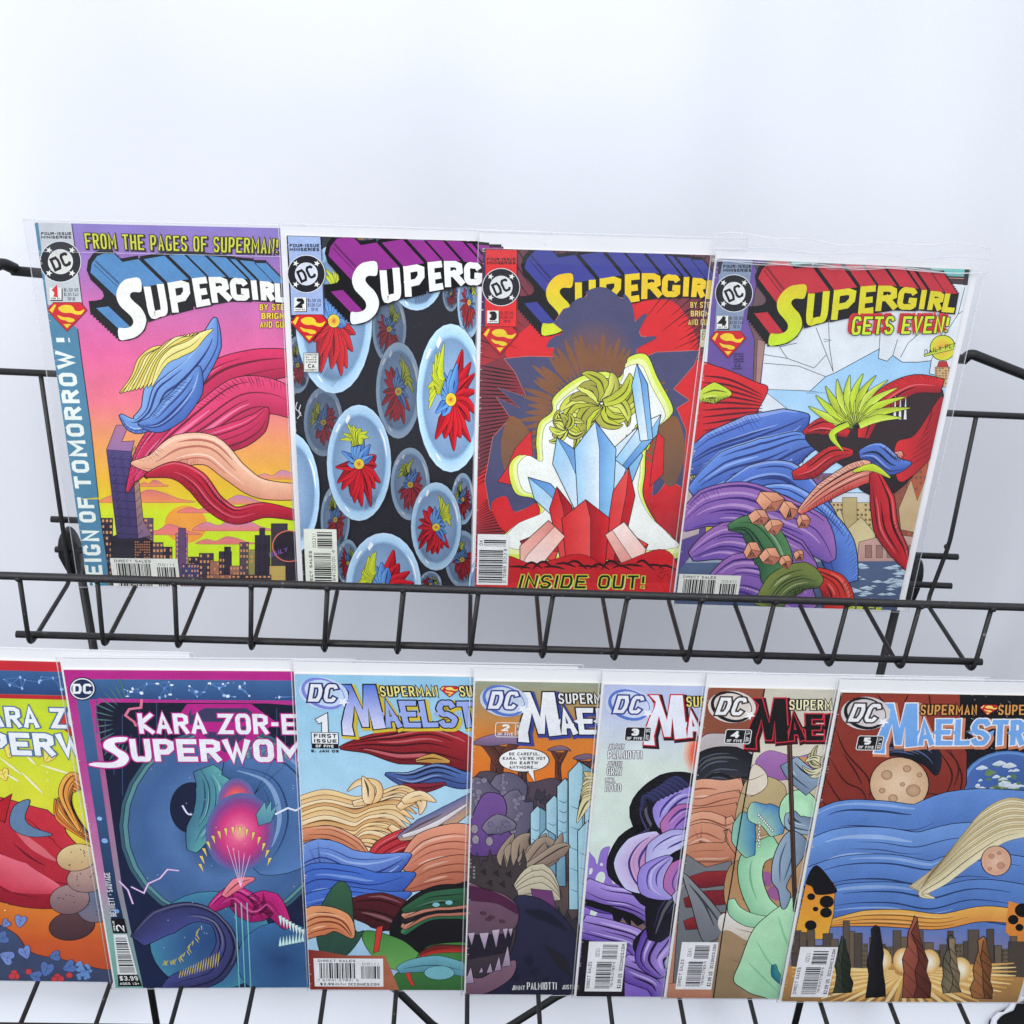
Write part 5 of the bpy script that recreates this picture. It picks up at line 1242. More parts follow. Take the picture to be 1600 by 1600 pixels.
    a.text('JIMMY', lq(272, 1536, 332, 1558), WHITE, .7); a.text('PALMIOTTI', lq(342, 1522, 482, 1556), WHITE, 1.3); a.text('JUSTIN', lq(508, 1534, 572, 1554), WHITE, .7)
    H = a.H
    mael_title(a, (240, 242, 244), (232, 234, 240), INK, (56, 70, 150), (240, 240, 236), INK, sub2=True)
    swoosh_bullet(a, 18, H - 13.5, 14, (90, 120, 200), edge=(56, 66, 140), glow=(200, 210, 226))
    issue_box(a, 13.5, H - 29.5, '2', (240, 240, 236), None, 'SE. JAN'); a.local()


def art_flames(a):
    """pale green cover with purple flames and a dark violet rock"""
    z = (890, 1030, .33125); H = a.H
    a.ground([(0, (186, 196, 230)), (24, (200, 208, 232)), (60, (216, 228, 218)), (150, (214, 230, 220)), (262, (190, 200, 210))])
    a.T(*z)
    a.ell((640, 445), 110, 125, (214, 228, 220), rings=[(.8, (236, 180, 160)), (.6, (240, 110, 80)), (.3, (236, 66, 40)), (0, (232, 60, 36))])
    # flames
    FL = (150, 120, 206)
    a.poly([(60, 960), (110, 930), (130, 970), (150, 900), (190, 885), (180, 930), (210, 950), (190, 1020), (230, 990), (260, 1060), (300, 1050), (340, 1140), (420, 1200), (420, 1600), (30, 1600)], FL, (130, 100, 196), ol=.3, olc=(110, 80, 170), smooth=True)
    for c, rx, ry in (((145, 1035), 22, 34), ((150, 968), 7, 7), ((115, 1190), 16, 40), ((215, 1040), 14, 20), ((100, 1000), 8, 16)): a.ell(c, rx, ry, (216, 230, 224), .3)
    a.poly([(180, 1280), (300, 1210), (420, 1200), (430, 1330), (340, 1350)], (140, 110, 110), (100, 76, 84), ol=.4, smooth=True)
    def arm(pts, ws): a.band(pts, ws, (176, 150, 226), (90, 60, 160), .7, folds=3, foldc=(40, 24, 70))
    arm([(50, 1080), (160, 1130), (280, 1150), (370, 1200), (370, 1260)], (10, 12, 12, 9, 1)); 
    a.poly([(60, 1125), (180, 1160), (300, 1200), (360, 1240), (320, 1260), (290, 1230), (290, 1270), (250, 1220), (215, 1270), (200, 1200), (70, 1160)], INK, smooth=False)
    arm([(50, 1260), (170, 1290), (300, 1330), (320, 1400)], (11, 12, 11, 2)); arm([(240, 1440), (320, 1470), (420, 1520), (440, 1600)], (10, 13, 12, 6))
    a.poly([(60, 1320), (180, 1340), (260, 1420), (260, 1600), (30, 1600)], (30, 24, 34)); a.poly([(300, 1330), (420, 1220), (500, 1200), (520, 1300), (400, 1480), (330, 1420)], (24, 20, 28), smooth=True)
    arm([(480, 1240), (420, 1330), (380, 1420), (440, 1500)], (12, 14, 10, 3))
    # a towering plume of ink-dark smoke laced with violet tongues
    for k, (p, w_) in enumerate((([(590, 560), (480, 600), (400, 700), (440, 820), (330, 900), (280, 1000), (380, 1120)], (3, 12, 16, 18, 18, 14, 2)), ([(600, 700), (520, 760), (480, 880), (380, 980), (420, 1110), (520, 1180)], (8, 16, 18, 18, 14, 4)), ([(600, 900), (540, 980), (520, 1100), (460, 1200), (400, 1330)], (8, 14, 16, 16, 4)))): a.band(p, w_, (34, 32, 50), (18, 16, 24), .5, folds=3, foldc=(70, 64, 110))
    VI = ((176, 170, 226), (150, 130, 214), (190, 110, 170), (206, 206, 244))
    for k, (p, w_) in enumerate((([(600, 640), (520, 650), (450, 720), (430, 800)], (4, 10, 9, 1)), ([(600, 720), (540, 730), (480, 790), (470, 850)], (3, 9, 8, 1)), ([(420, 820), (340, 880), (300, 960), (330, 1050), (400, 1100)], (2, 11, 13, 11, 1)), ([(590, 830), (500, 850), (420, 900), (370, 990)], (3, 9, 9, 1)), ([(480, 930), (400, 1000), (400, 1080), (480, 1130)], (2, 10, 10, 1)), ([(600, 960), (530, 990), (500, 1070), (560, 1150)], (4, 9, 8, 1)), ([(600, 1080), (530, 1120), (560, 1200)], (3, 7, 1)))): a.band(p, w_, VI[k % 4], VI[(k + 1) % 4], .6, folds=2, foldc=(70, 50, 130))
    for k in range(8): a.band([(560 - k * 22, 600 + k * 10), (500 - k * 20, 570 + k * 12), (440 - k * 14, 580 + k * 20)], (1.5, 3.5, .3), (26, 24, 38), (60, 62, 110), .3, folds=0)
    mael_title(a, (238, 240, 250), (232, 236, 246), (206, 30, 40), (40, 24, 30), (240, 224, 120), INK)
    swoosh_bullet(a, 16.5, H - 14.5, 14, (90, 120, 200), edge=(56, 66, 140), glow=(206, 214, 236))
    issue_box(a, 15.5, H - 30.5, '3', (240, 240, 240), (24, 24, 28), 'SE. JAN'); a.T(*z)
    def names(t, q, w_): a.text(t, q, (246, 246, 246), w_ * .85, outline=(.35, (96, 96, 108)))
    names('JIMMY', lq(184, 400, 258, 422), .8); names('PALMIOTTI', lq(182, 432, 340, 468), 1.5); names('JUSTIN', lq(180, 482, 246, 502), .8); names('GRAY', lq(177, 510, 246, 546), 1.5); names('PHIL', lq(170, 560, 212, 580), .8); names('NOTO', lq(168, 588, 242, 622), 1.5)
    a.T(*z); q0, q1 = a.mm((66, 1570)), a.mm((240, 1578)); upc_turned(a, q0.x + .5, q0.y + 1, q1.x - q0.x, a.mm((84, 1330)).y - q0.y - 1, '00311')


def art_split(a):
    """brown and grey panel beside mint-green coils round a pole"""
    z = (1030, 1040, .33125); H = a.H
    a.ground([(0, (206, 200, 184)), (40, (220, 214, 200)), (90, (206, 186, 150)), (150, (190, 150, 110)), (200, (206, 190, 170)), (262, (150, 126, 96))])
    a.T(*z)
    # left-hand panel
    a.poly([(180, 100), (497, 108), (440, 420), (380, 760), (340, 1020), (300, 1240), (255, 1570), (20, 1570), (120, 900)], (206, 150, 120), (190, 130, 104))
    a.poly([(180, 100), (497, 108), (452, 340), (200, 340)], (150, 84, 62), (140, 78, 58)); a.poly([(200, 340), (300, 320), (420, 340), (446, 400), (430, 500), (300, 420), (180, 480)], (196, 188, 188), (180, 170, 172), smooth=True, ol=.4)
    for k, (p, w_) in enumerate((([(150, 560), (240, 480), (340, 470), (450, 500)], (5, 14, 14, 8)), ([(170, 600), (260, 550), (340, 560), (430, 530)], (2, 7, 6, 1)))): a.band(p, w_, (26, 26, 32), (56, 58, 68), .5, folds=4, foldc=(90, 94, 110))     # storm cloud
    for k in range(6):          # bands of sandstone under it
        y = 600 + k * 58; a.band([(100, y + 20), (200, y + 34 * math.sin(k * 1.3)), (300, y + 6), (440 - (y - 420) * .176 - 8, y - 14)], (9, 11, 11, 10), ((228, 168, 138), (214, 148, 120), (204, 138, 108))[k % 3], ((206, 140, 112), (196, 128, 100), (186, 116, 90))[k % 3], .5, folds=2, foldc=(140, 84, 66))
    GY = (122, 124, 130)
    a.poly([(130, 890), (220, 950), (340, 920), (350, 1010), (300, 1250), (255, 1560), (60, 1560), (100, 1050)], GY, (100, 104, 110), ol=.5, smooth=False)
    for y, c in ((1020, (150, 44, 50)), (1110, (130, 36, 44)), (1215, (150, 44, 50))): a.band([(120, y + 10), (220, y - 10), (345, y - 20)], (4, 7, 6), c, (110, 30, 40), .4, folds=0)
    a.poly([(110, 980), (180, 1040), (300, 1180), (320, 1250), (250, 1300), (200, 1290), (150, 1120)], (140, 144, 150), (110, 114, 122), ol=.6, smooth=True)
    for p in ([(140, 1030), (210, 1120), (260, 1230)], [(170, 1060), (240, 1150), (290, 1220)]): a.line(p, 1.4, (60, 62, 70), taper=True)
    a.poly([(40, 1500), (150, 1490), (270, 1440), (255, 1570), (20, 1570)], (206, 150, 120), (180, 120, 96), ol=.4)
    # right-hand desert
    ed = [(505, 60), (497, 108), (440, 420), (380, 760), (340, 1020), (300, 1240), (255, 1570), (250, 1640)]
    for (p, q), (c1, c2) in zip(zip(ed, ed[1:]), (((206, 200, 184),) * 2, ((206, 200, 184), (222, 214, 198)), ((222, 214, 198), (204, 182, 146)), ((204, 182, 146), (190, 150, 110)), ((190, 150, 110), (206, 190, 170)), ((206, 190, 170), (150, 126, 96)), ((150, 126, 96),) * 2)):
        a.up1(); P_ = [a.mm(t) for t in (p, (1000, p[1]), (1000, q[1]), q)]; A_, B_ = lin(c1), lin(c2); a.tri(P_, [A_, A_, B_, B_])
    a.poly([(455, 450), (520, 400), (640, 430), (720, 420), (760, 500), (640, 530), (560, 540), (480, 510)], (170, 120, 180), (150, 96, 160), ol=.3, smooth=True); a.poly([(650, 440), (690, 430), (700, 460), (660, 470)], (206, 150, 90), smooth=True)
    a.poly([(400, 560), (470, 520), (560, 540), (600, 600), (560, 760), (480, 800), (360, 760)], (196, 176, 130), (176, 150, 110), ol=.4, smooth=True); a.poly([(440, 470), (500, 500), (510, 560), (470, 600), (410, 610)], (226, 214, 196), ol=.4, smooth=True)
    a.poly([(330, 950), (480, 900), (620, 980), (640, 1120), (480, 1180), (320, 1140)], (176, 130, 84), (190, 150, 110), ol=.4, smooth=True)
    for c in ((500, 1010), (540, 1075)): a.poly([(c[0] - 36, c[1]), (c[0], c[1] - 40), (c[0] + 36, c[1] - 16), (c[0] + 20, c[1] + 34)], (160, 96, 150), smooth=True)
    a.poly([(300, 1170), (480, 1180), (560, 1240), (500, 1300), (300, 1260)], (232, 230, 226), (210, 196, 176), smooth=True); a.poly([(290, 1260), (420, 1300), (500, 1300), (440, 1400), (380, 1560), (250, 1560)], (170, 140, 106), (140, 120, 90), smooth=True)
    for k in range(14):
        y = 520 + k * 72; a.line([(330 + (k % 3) * 30, y), (420 + (k % 4) * 20, y + 20), (500, y - 10)], .6, (110, 80, 56), taper=True)
    # coils
    MT, MT2 = (184, 232, 190), (140, 200, 160)
    a.band([(560, 840), (450, 900), (430, 1000), (470, 1120), (540, 1200)], (9, 9, 8, 8, 10), MT, MT2, .6, folds=1, foldc=(120, 180, 140))
    a.band([(340, 1100), (360, 1160), (430, 1200), (520, 1210)], (2, 5, 6, 5), MT, MT2, .5, folds=0)
    a.band([(430, 900), (400, 820), (400, 740), (395, 690)], (3, 8, 7, 1), (150, 200, 176), (60, 130, 180), .5, folds=0); a.band([(555, 800), (530, 720), (470, 690), (440, 645)], (4, 9, 9, 1), (170, 216, 180), (70, 130, 190), .5, folds=0)
    for k in range(9): a.ell((470 + (k % 2) * 4, 740 + k * 14), 6, 6, (240, 240, 236), ol=.3, n=8)
    for k in range(9): a.ell((470 + k * 8, 705 + k * 9), 6, 6, (240, 240, 236), ol=.3, n=8)
    a.poly([(440, 1250), (520, 1170), (590, 1120), (680, 1060), (760, 1100), (760, 1600), (480, 1560), (390, 1520), (350, 1480), (380, 1400)], MT, MT2, (1, -1), ol=.6, smooth=True)
    for p in ([(460, 1300), (520, 1400), (600, 1480)], [(560, 1180), (600, 1300), (660, 1400)], [(420, 1400), (480, 1460), (560, 1540)]): a.line(p, 1.6, (140, 200, 156), taper=True)
    a.band([(540, 1410), (550, 1460), (590, 1510)], (1.5, 3, 1), (60, 150, 140), (40, 100, 140), .4, folds=0)
    a.ell((660, 690), 95, 105, MT, ol=.6, rings=[(.7, (170, 220, 180)), (.4, (190, 236, 196))])
    # slate-blue cloth on the pole
    SB, SB2 = (158, 180, 200), (116, 136, 160)
    a.band([(610, 450), (660, 510), (740, 570)], (6, 8, 9), SB, SB2, .5, folds=2); a.band([(720, 760), (640, 740), (620, 690)], (7, 7, 3), SB, SB2, .5, folds=2)
    a.poly([(590, 800), (640, 780), (700, 830), (680, 900), (640, 960), (600, 1040), (620, 1080), (600, 1140), (575, 1140), (560, 1060), (530, 1010), (540, 900)], SB, SB2, (1, 0), ol=.6, smooth=True)
    for p in ([(600, 830), (570, 920), (570, 1020)], [(640, 840), (620, 920), (590, 1010)]): a.line(p, 1.1, (70, 90, 116), taper=True)
    swirl(a, (770, 470), 90, 9, ((226, 220, 180), (206, 196, 150)), .45, 3)
    a.poly([(604, 360), (624, 360), (650, 1160), (632, 1160)], (96, 70, 56), (76, 56, 46), ol=.5); a.line([(612, 380), (638, 1120)], .6, (50, 34, 28), smooth=False)
    for c in (): a.poly([(c[0] - 26, c[1] - 14), (c[0] + 18, c[1] - 24), (c[0] + 28, c[1] + 8), (c[0] + 4, c[1] + 26), (c[0] - 22, c[1] + 22)], (206, 160, 130), (176, 130, 100), ol=.5, smooth=True)
    R_ = [(497, 108), (440, 420), (380, 760), (340, 1020), (300, 1240), (255, 1570)]
    a.line(R_, .8, INK, smooth=False)
    mael_title(a, (24, 20, 24), (18, 16, 20), (206, 50, 66), (60, 12, 24), (244, 236, 190), INK)
    swoosh_bullet(a, 16, H - 13.5, 14, (26, 24, 28), face=(244, 244, 244), edge=(60, 50, 50), glow=(226, 214, 206))
    issue_box(a, 14.5, H - 30, '4', (240, 240, 240), (24, 24, 28), '15. JUL'); a.T(*z)
    q0, q1 = a.mm((72, 1530)), a.mm((240, 1538)); upc_turned(a, q0.x + .5, q0.y + 1, q1.x - q0.x, a.mm((104, 1302)).y - q0.y - 1, '00411')


def art_planet(a):
    """dark red drape and a blue planet above blue hills, a golden street below"""
    z, zb = (1210, 1040, .24375), (1210, 1300, .24375); H = a.H
    a.ground([(0, (18, 18, 22)), (80, (20, 22, 30)), (140, (90, 130, 200)), (180, (84, 126, 200)), (262, (190, 140, 70))])
    a.T(*z)
    for _ in range(60): a.ell((random.uniform(1190, 1640), random.uniform(190, 560)), 3, 3, (200, 200, 210), n=5)
    a.ell((1500, 770), 300, 225, (70, 104, 170), rings=[(.93, (110, 160, 220)), (.90, (76, 110, 176)), (0, (60, 90, 160))])
    rg = random.Random(5)
    for k in range(26): 
        t, r = rg.uniform(0, 6.28), rg.uniform(0, .8); c = (1500 + 280 * r * math.cos(t), 770 + 210 * r * math.sin(t)); s = rg.uniform(14, 46)
        a.poly([(c[0] + s * rg.uniform(.5, 1.2) * math.cos(u), c[1] + s * rg.uniform(.3, .7) * math.sin(u)) for u in [j * .9 for j in range(7)]], rg.choice(((110, 140, 90), (90, 126, 90), (150, 150, 110))), smooth=True)
    for k in range(46):
        t, r = rg.uniform(0, 6.28), rg.uniform(0, .9); c = (1500 + 280 * r * math.cos(t), 770 + 210 * r * math.sin(t)); s = rg.uniform(10, 50)
        a.band([(c[0] - s, c[1] + 8), (c[0], c[1]), (c[0] + s, c[1] + 4)], (.4, rg.uniform(.8, 2.4), .3), (226, 232, 238), (190, 206, 220), 0, folds=0)
    # drape
    DR, DR2 = (150, 58, 44), (126, 44, 38)
    a.poly([(430, 175), (1190, 180), (1200, 480), (1235, 560), (1230, 760), (1170, 900), (1120, 960), (1000, 960), (520, 1050), (340, 1010), (270, 990), (330, 700)], DR, DR2, ol=.6)
    for p in ([(390, 400), (460, 560), (600, 720), (610, 850)], [(360, 600), (450, 740), (560, 800), (600, 900)], [(330, 720), (420, 860), (520, 920)], [(300, 860), (400, 960), (520, 1020)], [(660, 185), (720, 260)], [(990, 185), (1000, 250)], [(860, 185), (830, 240)], [(1090, 530), (1180, 640), (1150, 780)], [(1050, 540), (1140, 700), (1080, 860)], [(970, 820), (1050, 830), (1090, 900)], [(1110, 520), (1200, 700), (1170, 880)], [(440, 560), (520, 680), (560, 760)]): a.line(p, 1.1, (60, 18, 20), taper=True)
    # a pale moon and rolling blue swells edged with gold
    a.ell((800, 760), 190, 175, (206, 168, 132), ol=.7, rings=[(.92, (214, 178, 142)), (.4, (226, 194, 160)), (0, (232, 204, 172))])
    for c, r in (((720, 700), 34), ((850, 660), 24), ((890, 800), 44), ((760, 850), 28), ((690, 800), 18), ((820, 760), 14), ((930, 700), 16)): a.ell(c, r, r * .86, (184, 146, 114), ol=.4, olc=(130, 92, 72), rings=[(.7, (196, 158, 126)), (0, (206, 168, 136))])
    a.band([(640, 560), (740, 520), (880, 520), (1000, 590), (1040, 700)], (1, 7, 9, 7, 1), (30, 34, 50), (20, 22, 32), .4, folds=3, foldc=(84, 100, 150))
    BU, BU2 = (104, 146, 214), (70, 104, 176)
    for k, (p, w_, c1, c2) in enumerate((
        ([(220, 1130), (420, 1040), (640, 1040), (900, 1060), (1180, 970), (1640, 1010)], (18, 22, 22, 22, 22, 26), BU, BU2),
        ([(200, 1290), (400, 1200), (640, 1190), (900, 1220), (1200, 1160), (1640, 1200)], (18, 20, 20, 20, 20, 22), (116, 158, 222), BU2),
        ([(300, 1330), (500, 1290), (720, 1270), (960, 1310), (1300, 1260), (1640, 1300)], (2, 7, 8, 7, 6, 5), (150, 60, 48), (120, 44, 40)),
        ([(200, 1440), (440, 1370), (700, 1360), (980, 1400), (1240, 1340), (1640, 1390)], (18, 20, 20, 20, 20, 20), BU, BU2),
        ([(260, 1500), (520, 1450), (800, 1450), (1060, 1490), (1340, 1440), (1640, 1470)], (1, 4, 5, 4, 5, 3), (244, 196, 110), (226, 164, 84)),
        ([(200, 1590), (440, 1530), (740, 1520), (1000, 1560), (1280, 1500), (1640, 1550)], (16, 18, 18, 18, 18, 18), (98, 140, 208), BU2),
        ([(300, 1660), (560, 1620), (800, 1620), (1060, 1640), (1340, 1590), (1640, 1620)], (2, 7, 8, 7, 7, 6), (238, 180, 88), (226, 150, 74)))):
        a.band(p, w_, c1, c2, .6, folds=3, foldc=tuple(int(v * .6) for v in c2))
    # a pale gold comet trail sweeping down the right side
    GO = ((222, 206, 164), (200, 182, 136), (236, 226, 192))
    for k in range(15): a.band([(1640, 900 + k * 12), (1500 - k * 3, 880 + k * 16), (1360 - k * 8, 960 + k * 20), (1220 - k * 10, 1120 + k * 18), (1060 - k * 8, 1290 + k * 12), (860 + k * 12, 1420 + k * 5)], (3, 4.4, 5, 4.4, 3, .3), GO[k % 3], GO[(k + 1) % 3], .3, folds=1, olc=(130, 108, 66))
    a.ell((1420, 1250), 96, 96, (226, 178, 150), ol=.6, rings=[(.8, (218, 168, 140)), (0, (236, 196, 170))])
    for c, r in (((1390, 1220), 18), ((1450, 1280), 24), ((1440, 1200), 12), ((1380, 1300), 12)): a.ell(c, r, r * .86, (200, 148, 122), ol=.3, olc=(140, 94, 76))
    # orange slope with black pits
    a.T(*zb)
    a.poly([(200, 330), (270, 220), (390, 340), (380, 520), (340, 680), (120, 700)], (226, 130, 50), (232, 176, 60), ol=.4); a.poly([(200, 320), (270, 210), (390, 350), (385, 390), (270, 400), (240, 350)], INK, smooth=True)
    for c, r in (((235, 413), 26), ((335, 445), 46), ((263, 492), 18), ((330, 515), 38), ((232, 596), 38)): a.ell(c, r, r * .85, INK)
    a.poly([(1500, 440), (1640, 480), (1620, 760), (1480, 640)], (226, 140, 60))
    for c, r in (((1530, 560), 34), ((1570, 610), 26), ((1590, 500), 50)): a.ell(c, r, r * .9, INK)
    # skyline and street
    CT = (96, 84, 74); bl = []
    for k in range(30): x = 110 + k * 50; bl.append((x, x + rg.uniform(34, 64), rg.uniform(620, 760), rg.choice((CT, (84, 74, 68), (110, 96, 80))), (3, 7) if k % 3 == 0 else None))
    bl += [(440, 480, 565, CT, None), (1240, 1310, 625, CT, None), (1500, 1620, 700, (80, 70, 64), None)]
    skyline(a, 930, bl, CT, (70, 62, 58))
    a.poly([(60, 850), (400, 900), (800, 830), (1200, 900), (1600, 930), (1560, 1100), (30, 1100)], (206, 150, 80), (150, 116, 76), smooth=False)
    for k in range(34):
        t = -.2 + k * .104; a.line([(830 + 60 * math.cos(t), 890 + 30 * math.sin(t)), (830 + 720 * math.cos(t), 890 + 260 * math.sin(t))], 3.4, (244, 214, 150) if k % 2 else (226, 176, 100), taper=True)
    for c in ((680, 820), (830, 820), (990, 830), (1190, 880)): a.ell(c, 70, 80, (226, 176, 100), rings=[(.7, (240, 206, 150)), (.3, (250, 240, 214)), (0, (252, 246, 230))])
    for k in range(12): a.line([(60 + k * 20, 1080 - k * 10), (380, 930 + k * 12)], .5, (110, 84, 56), taper=True)
    # a row of weathered standing stones
    for x, y0, w_, c1, c2 in ((440, 690, 120, (62, 72, 56), (44, 54, 42)), (650, 620, 130, (34, 34, 40), (24, 24, 30)), (900, 560, 190, (168, 92, 72), (120, 60, 50)), (1130, 680, 120, (70, 80, 66), (150, 130, 100)), (1330, 690, 140, (176, 120, 70), (140, 88, 52))):
        b = 1060 if x in (650, 900, 1330) else 1030
        L1 = []; L2 = []
        for k in range(7):
            f = k / 6; yy = b + (y0 - b) * f; ww = w_ * (.50 - .36 * f ** 1.5)
            L1.append((x - ww + rg.uniform(-.09, .09) * w_, yy)); L2.append((x + ww + rg.uniform(-.09, .09) * w_, yy + rg.uniform(-12, 12)))
        a.poly(L1 + [(x + rg.uniform(-.1, .1) * w_, y0 - 26)] + L2[::-1], c1, c2, (1, -.3), ol=.6)
        mid = [(x + rg.uniform(-.14, .14) * w_, b + (y0 - b) * k / 6) for k in range(7)]
        a.poly(mid + L2[::-1], c2, tuple(int(v * .7) for v in c2), (1, 0))
        a.line(mid, .6, INK, smooth=False)
        for k in range(1, 6): a.line([L1[k], mid[k - 1]], .5, tuple(int(v * .5) for v in c1), smooth=False); a.line([mid[k], L2[k - 1]], .5, INK, smooth=False)
    mael_title(a, (128, 178, 236), (112, 166, 232), (238, 238, 240), (206, 130, 96), (226, 160, 84), INK)
    swoosh_bullet(a, 17.5, H - 14.5, 14.5, (24, 22, 26), face=(242, 242, 244), edge=(60, 50, 50), glow=(214, 206, 206))
    issue_box(a, 16, H - 31, '5', (240, 240, 240), (22, 20, 22), '15. FEB'); a.T(*zb)
    q0, q1 = a.mm((92, 1060)), a.mm((328, 1062)); upc_turned(a, q0.x + 1, q0.y + 1, q1.x - q0.x, a.mm((150, 732)).y - q0.y - 1, '00511')


# ------------------------------------------------------------------ the setting: white cloth backdrop on a black floor
def backdrop():
    bm = bmesh.new(); NX, NS = 300, 420
    rows = []
    for j in range(NS + 1):
        s = j / NS * 2.37                       # arc length from the top
        if s < 2.27: y, z = 1.0, 2.35 - s
        elif s < 2.364:
            t = (s - 2.27) / .094 * math.pi / 2; y, z = 1.0 - .06 * (1 - math.cos(t)), .08 - .06 * math.sin(t)
        else: y, z = .94 - (s - 2.364), .02
        zr = 0.090
        xr = 1.55 if s < 2.17 else min(1.55, max(.40, .7615 - (s - 2.2780) * 1.0) + .003 * math.sin(s * 160) + .002 * math.sin(s * 390))
        if 2.10 < s < 2.17: xr = 1.55 + (.86 - 1.55) * (s - 2.10) / .07
        row = []
        for i in range(NX + 1):
            u = i / NX
            x = -1.5 + u * (xr + 1.5)
            f = 0
            # soft hanging folds
            f += .010 * math.exp(-((x + .40 - .05 * (z - 1)) / .05) ** 2) * min(1, max(0, (1.35 - z) / .3))
            f += .020 * math.exp(-((x - .575 - .07 * (z - .7)) / .035) ** 2) * min(1, max(0, (1.05 - z) / .4))
            f -= .012 * math.exp(-((x - .66 - .05 * (z - .7)) / .06) ** 2)
            f += .007 * math.sin(x * 9 + z * 1.3) + .0034 * math.sin(x * 23 - z * 3 + 1.2) + .0016 * math.sin(x * 51 + z * 4) + .0025 * math.sin(z * 17 + x * 6)
            f += .016 * math.exp(-((x - .30 - .25 * (.25 - z)) / .02) ** 2) * (1 if z < .30 else 0) * min(1, (.30 - z) / .08 if z < .3 else 0)
            row.append(bm.verts.new((x, y - f, z)))
        rows.append(row)
    for j in range(NS):
        for i in range(NX):
            bm.faces.new((rows[j][i], rows[j + 1][i], rows[j + 1][i + 1], rows[j][i + 1]))
    loose = [v for v in bm.verts if not v.link_faces]
    for v in loose: bm.verts.remove(v)
    o = bm_obj('backdrop', bm, M_CLOTH)
    sd = o.modifiers.new('thickness', 'SOLIDIFY'); sd.thickness = .0015
    tag(o, kind='structure')
    bm = bmesh.new(); hp = []
    for k in range(30):
        sj = 2.19 + k * .006; x = max(.40, .7615 - (sj - 2.278)) - .002 + .002 * math.sin(k * .9) + .001 * math.sin(k * 2.7)
        y, z = (1.0, 2.35 - sj) if sj < 2.27 else ((1.0 - .06 * (1 - math.cos((sj - 2.27) / .094 * math.pi / 2)), .08 - .06 * math.sin((sj - 2.27) / .094 * math.pi / 2)) if sj < 2.364 else (.94 - (sj - 2.364), .02))
        hp.append((x, y - .004 + .003 * math.sin(k * 1.7), z + .004))
    tube(bm, hp, [.0032 + .0012 * math.sin(k * 1.3) + .0008 * math.sin(k * 3.1) for k in range(30)], 10); bm_obj('hem', bm, M_CLOTH, o)
    bm = bmesh.new(); box(bm, -3, 3, -1.5, 3, -.05, 0)
    tag(bm_obj('floor', bm, M_FLOOR, smooth=False), kind='structure')


# ------------------------------------------------------------------ the wire shelves
def wire_shelf(zf, x0, pitch, yl, yb, lip_y, lip_z, slope, label):
    """zf floor height; fourteen bent wires from x0; slope = change along x of (front y, back y, lip z)"""
    root = empty('wire_shelf'); root.location = (x0, yb, zf)
    tag(root, label, 'wire shelf', 'black wire shelves of the rack')
    inv = Matrix.Translation(-root.location)
    N = 14; L = pitch * (N - 1)
    def P(x, y, z): return Vector((x, y, z)) - root.location
    def d(x): return (x - x0) / L
    def fy(x): return yl + slope[0] * d(x)
    def by(x): return yb + slope[1] * d(x)
    def lz(x): return lip_z + slope[2] * d(x)
    def top(x): return P(x - .001 + .008 * d(x), by(x) + .0095, zf + .160 - .009 * d(x))
    def bx(x, h): return P(x - .0005 + .008 * d(x) * min(1, h / .05), by(x) + .0095 * h / .16, zf + h)
    for i in range(N):
        x = x0 + pitch * i
        bm = bmesh.new()
        a = top(x); b = P(x, by(x), zf); c = P(x, fy(x) - .004, zf - .002); e = P(x + .003 + .004 * d(x), lip_y, lz(x))
        pts = bend([a, bx(x, .05), b, c, e], .009, 5)
        tube(bm, pts, .00165, 10)
        ball(bm, e + Vector((.0004 * math.sin(i * 7), -.0019, -.0008)), .0024 + .0003 * math.sin(i * 5)); ball(bm, P(x + .0003 * math.sin(i * 3), fy(x) + .001, zf + .001), .0027); ball(bm, bx(x, .047) + Vector((0, .0016, 0)), .0024)
        bm_obj('bent_wire', bm, M_WIRE, root)
    xa, xb = x0 - .010, x0 + L + .0075
    bm = bmesh.new(); tube(bm, [P(xa, fy(xa) + .0018, zf + .0036), P(xb, fy(xb) + .0018, zf + .0038)], .0025, 12); bm_obj('base_rod', bm, M_WIRE, root)
    for h in (.047, .0225):
        bm = bmesh.new(); s = 10 if h > .03 else 8
        za, zb_ = h, h - .010
        pa, pb = P(x0 - .0095, by(x0) + .0042 + h * .06, zf + za), P(x0 + L + .0185 - (.0225 < h) * 0, by(x0 + L) + .0042 + h * .06, zf + zb_)
        tube(bm, [pa, pb], .0024, 12); bm_obj('cross_rod', bm, M_WIRE, root)
    # front rail returns along both sides to the top rail at the back
    bm = bmesh.new(); xa, xb = x0 - .06, x0 + L + .06
    tube(bm, bend([P(xa, by(x0) + .009, zf + .1605), P(xa, lip_y - .001, lz(xa) + .0005), P(xb, lip_y - .001, lz(xb) + .0005), P(xb, by(x0 + L) + .009, zf + .1515)], .015, 6), .0027, 12)
    bm_obj('front_rail', bm, M_WIRE, root)
    bm = bmesh.new(); tube(bm, [top(x0) + Vector((-.062, -.0008, .0006)), top(x0 + L) + Vector((.062, -.0008, -.0006))], .0024, 12); bm_obj('top_rail', bm, M_WIRE, root)
    return root


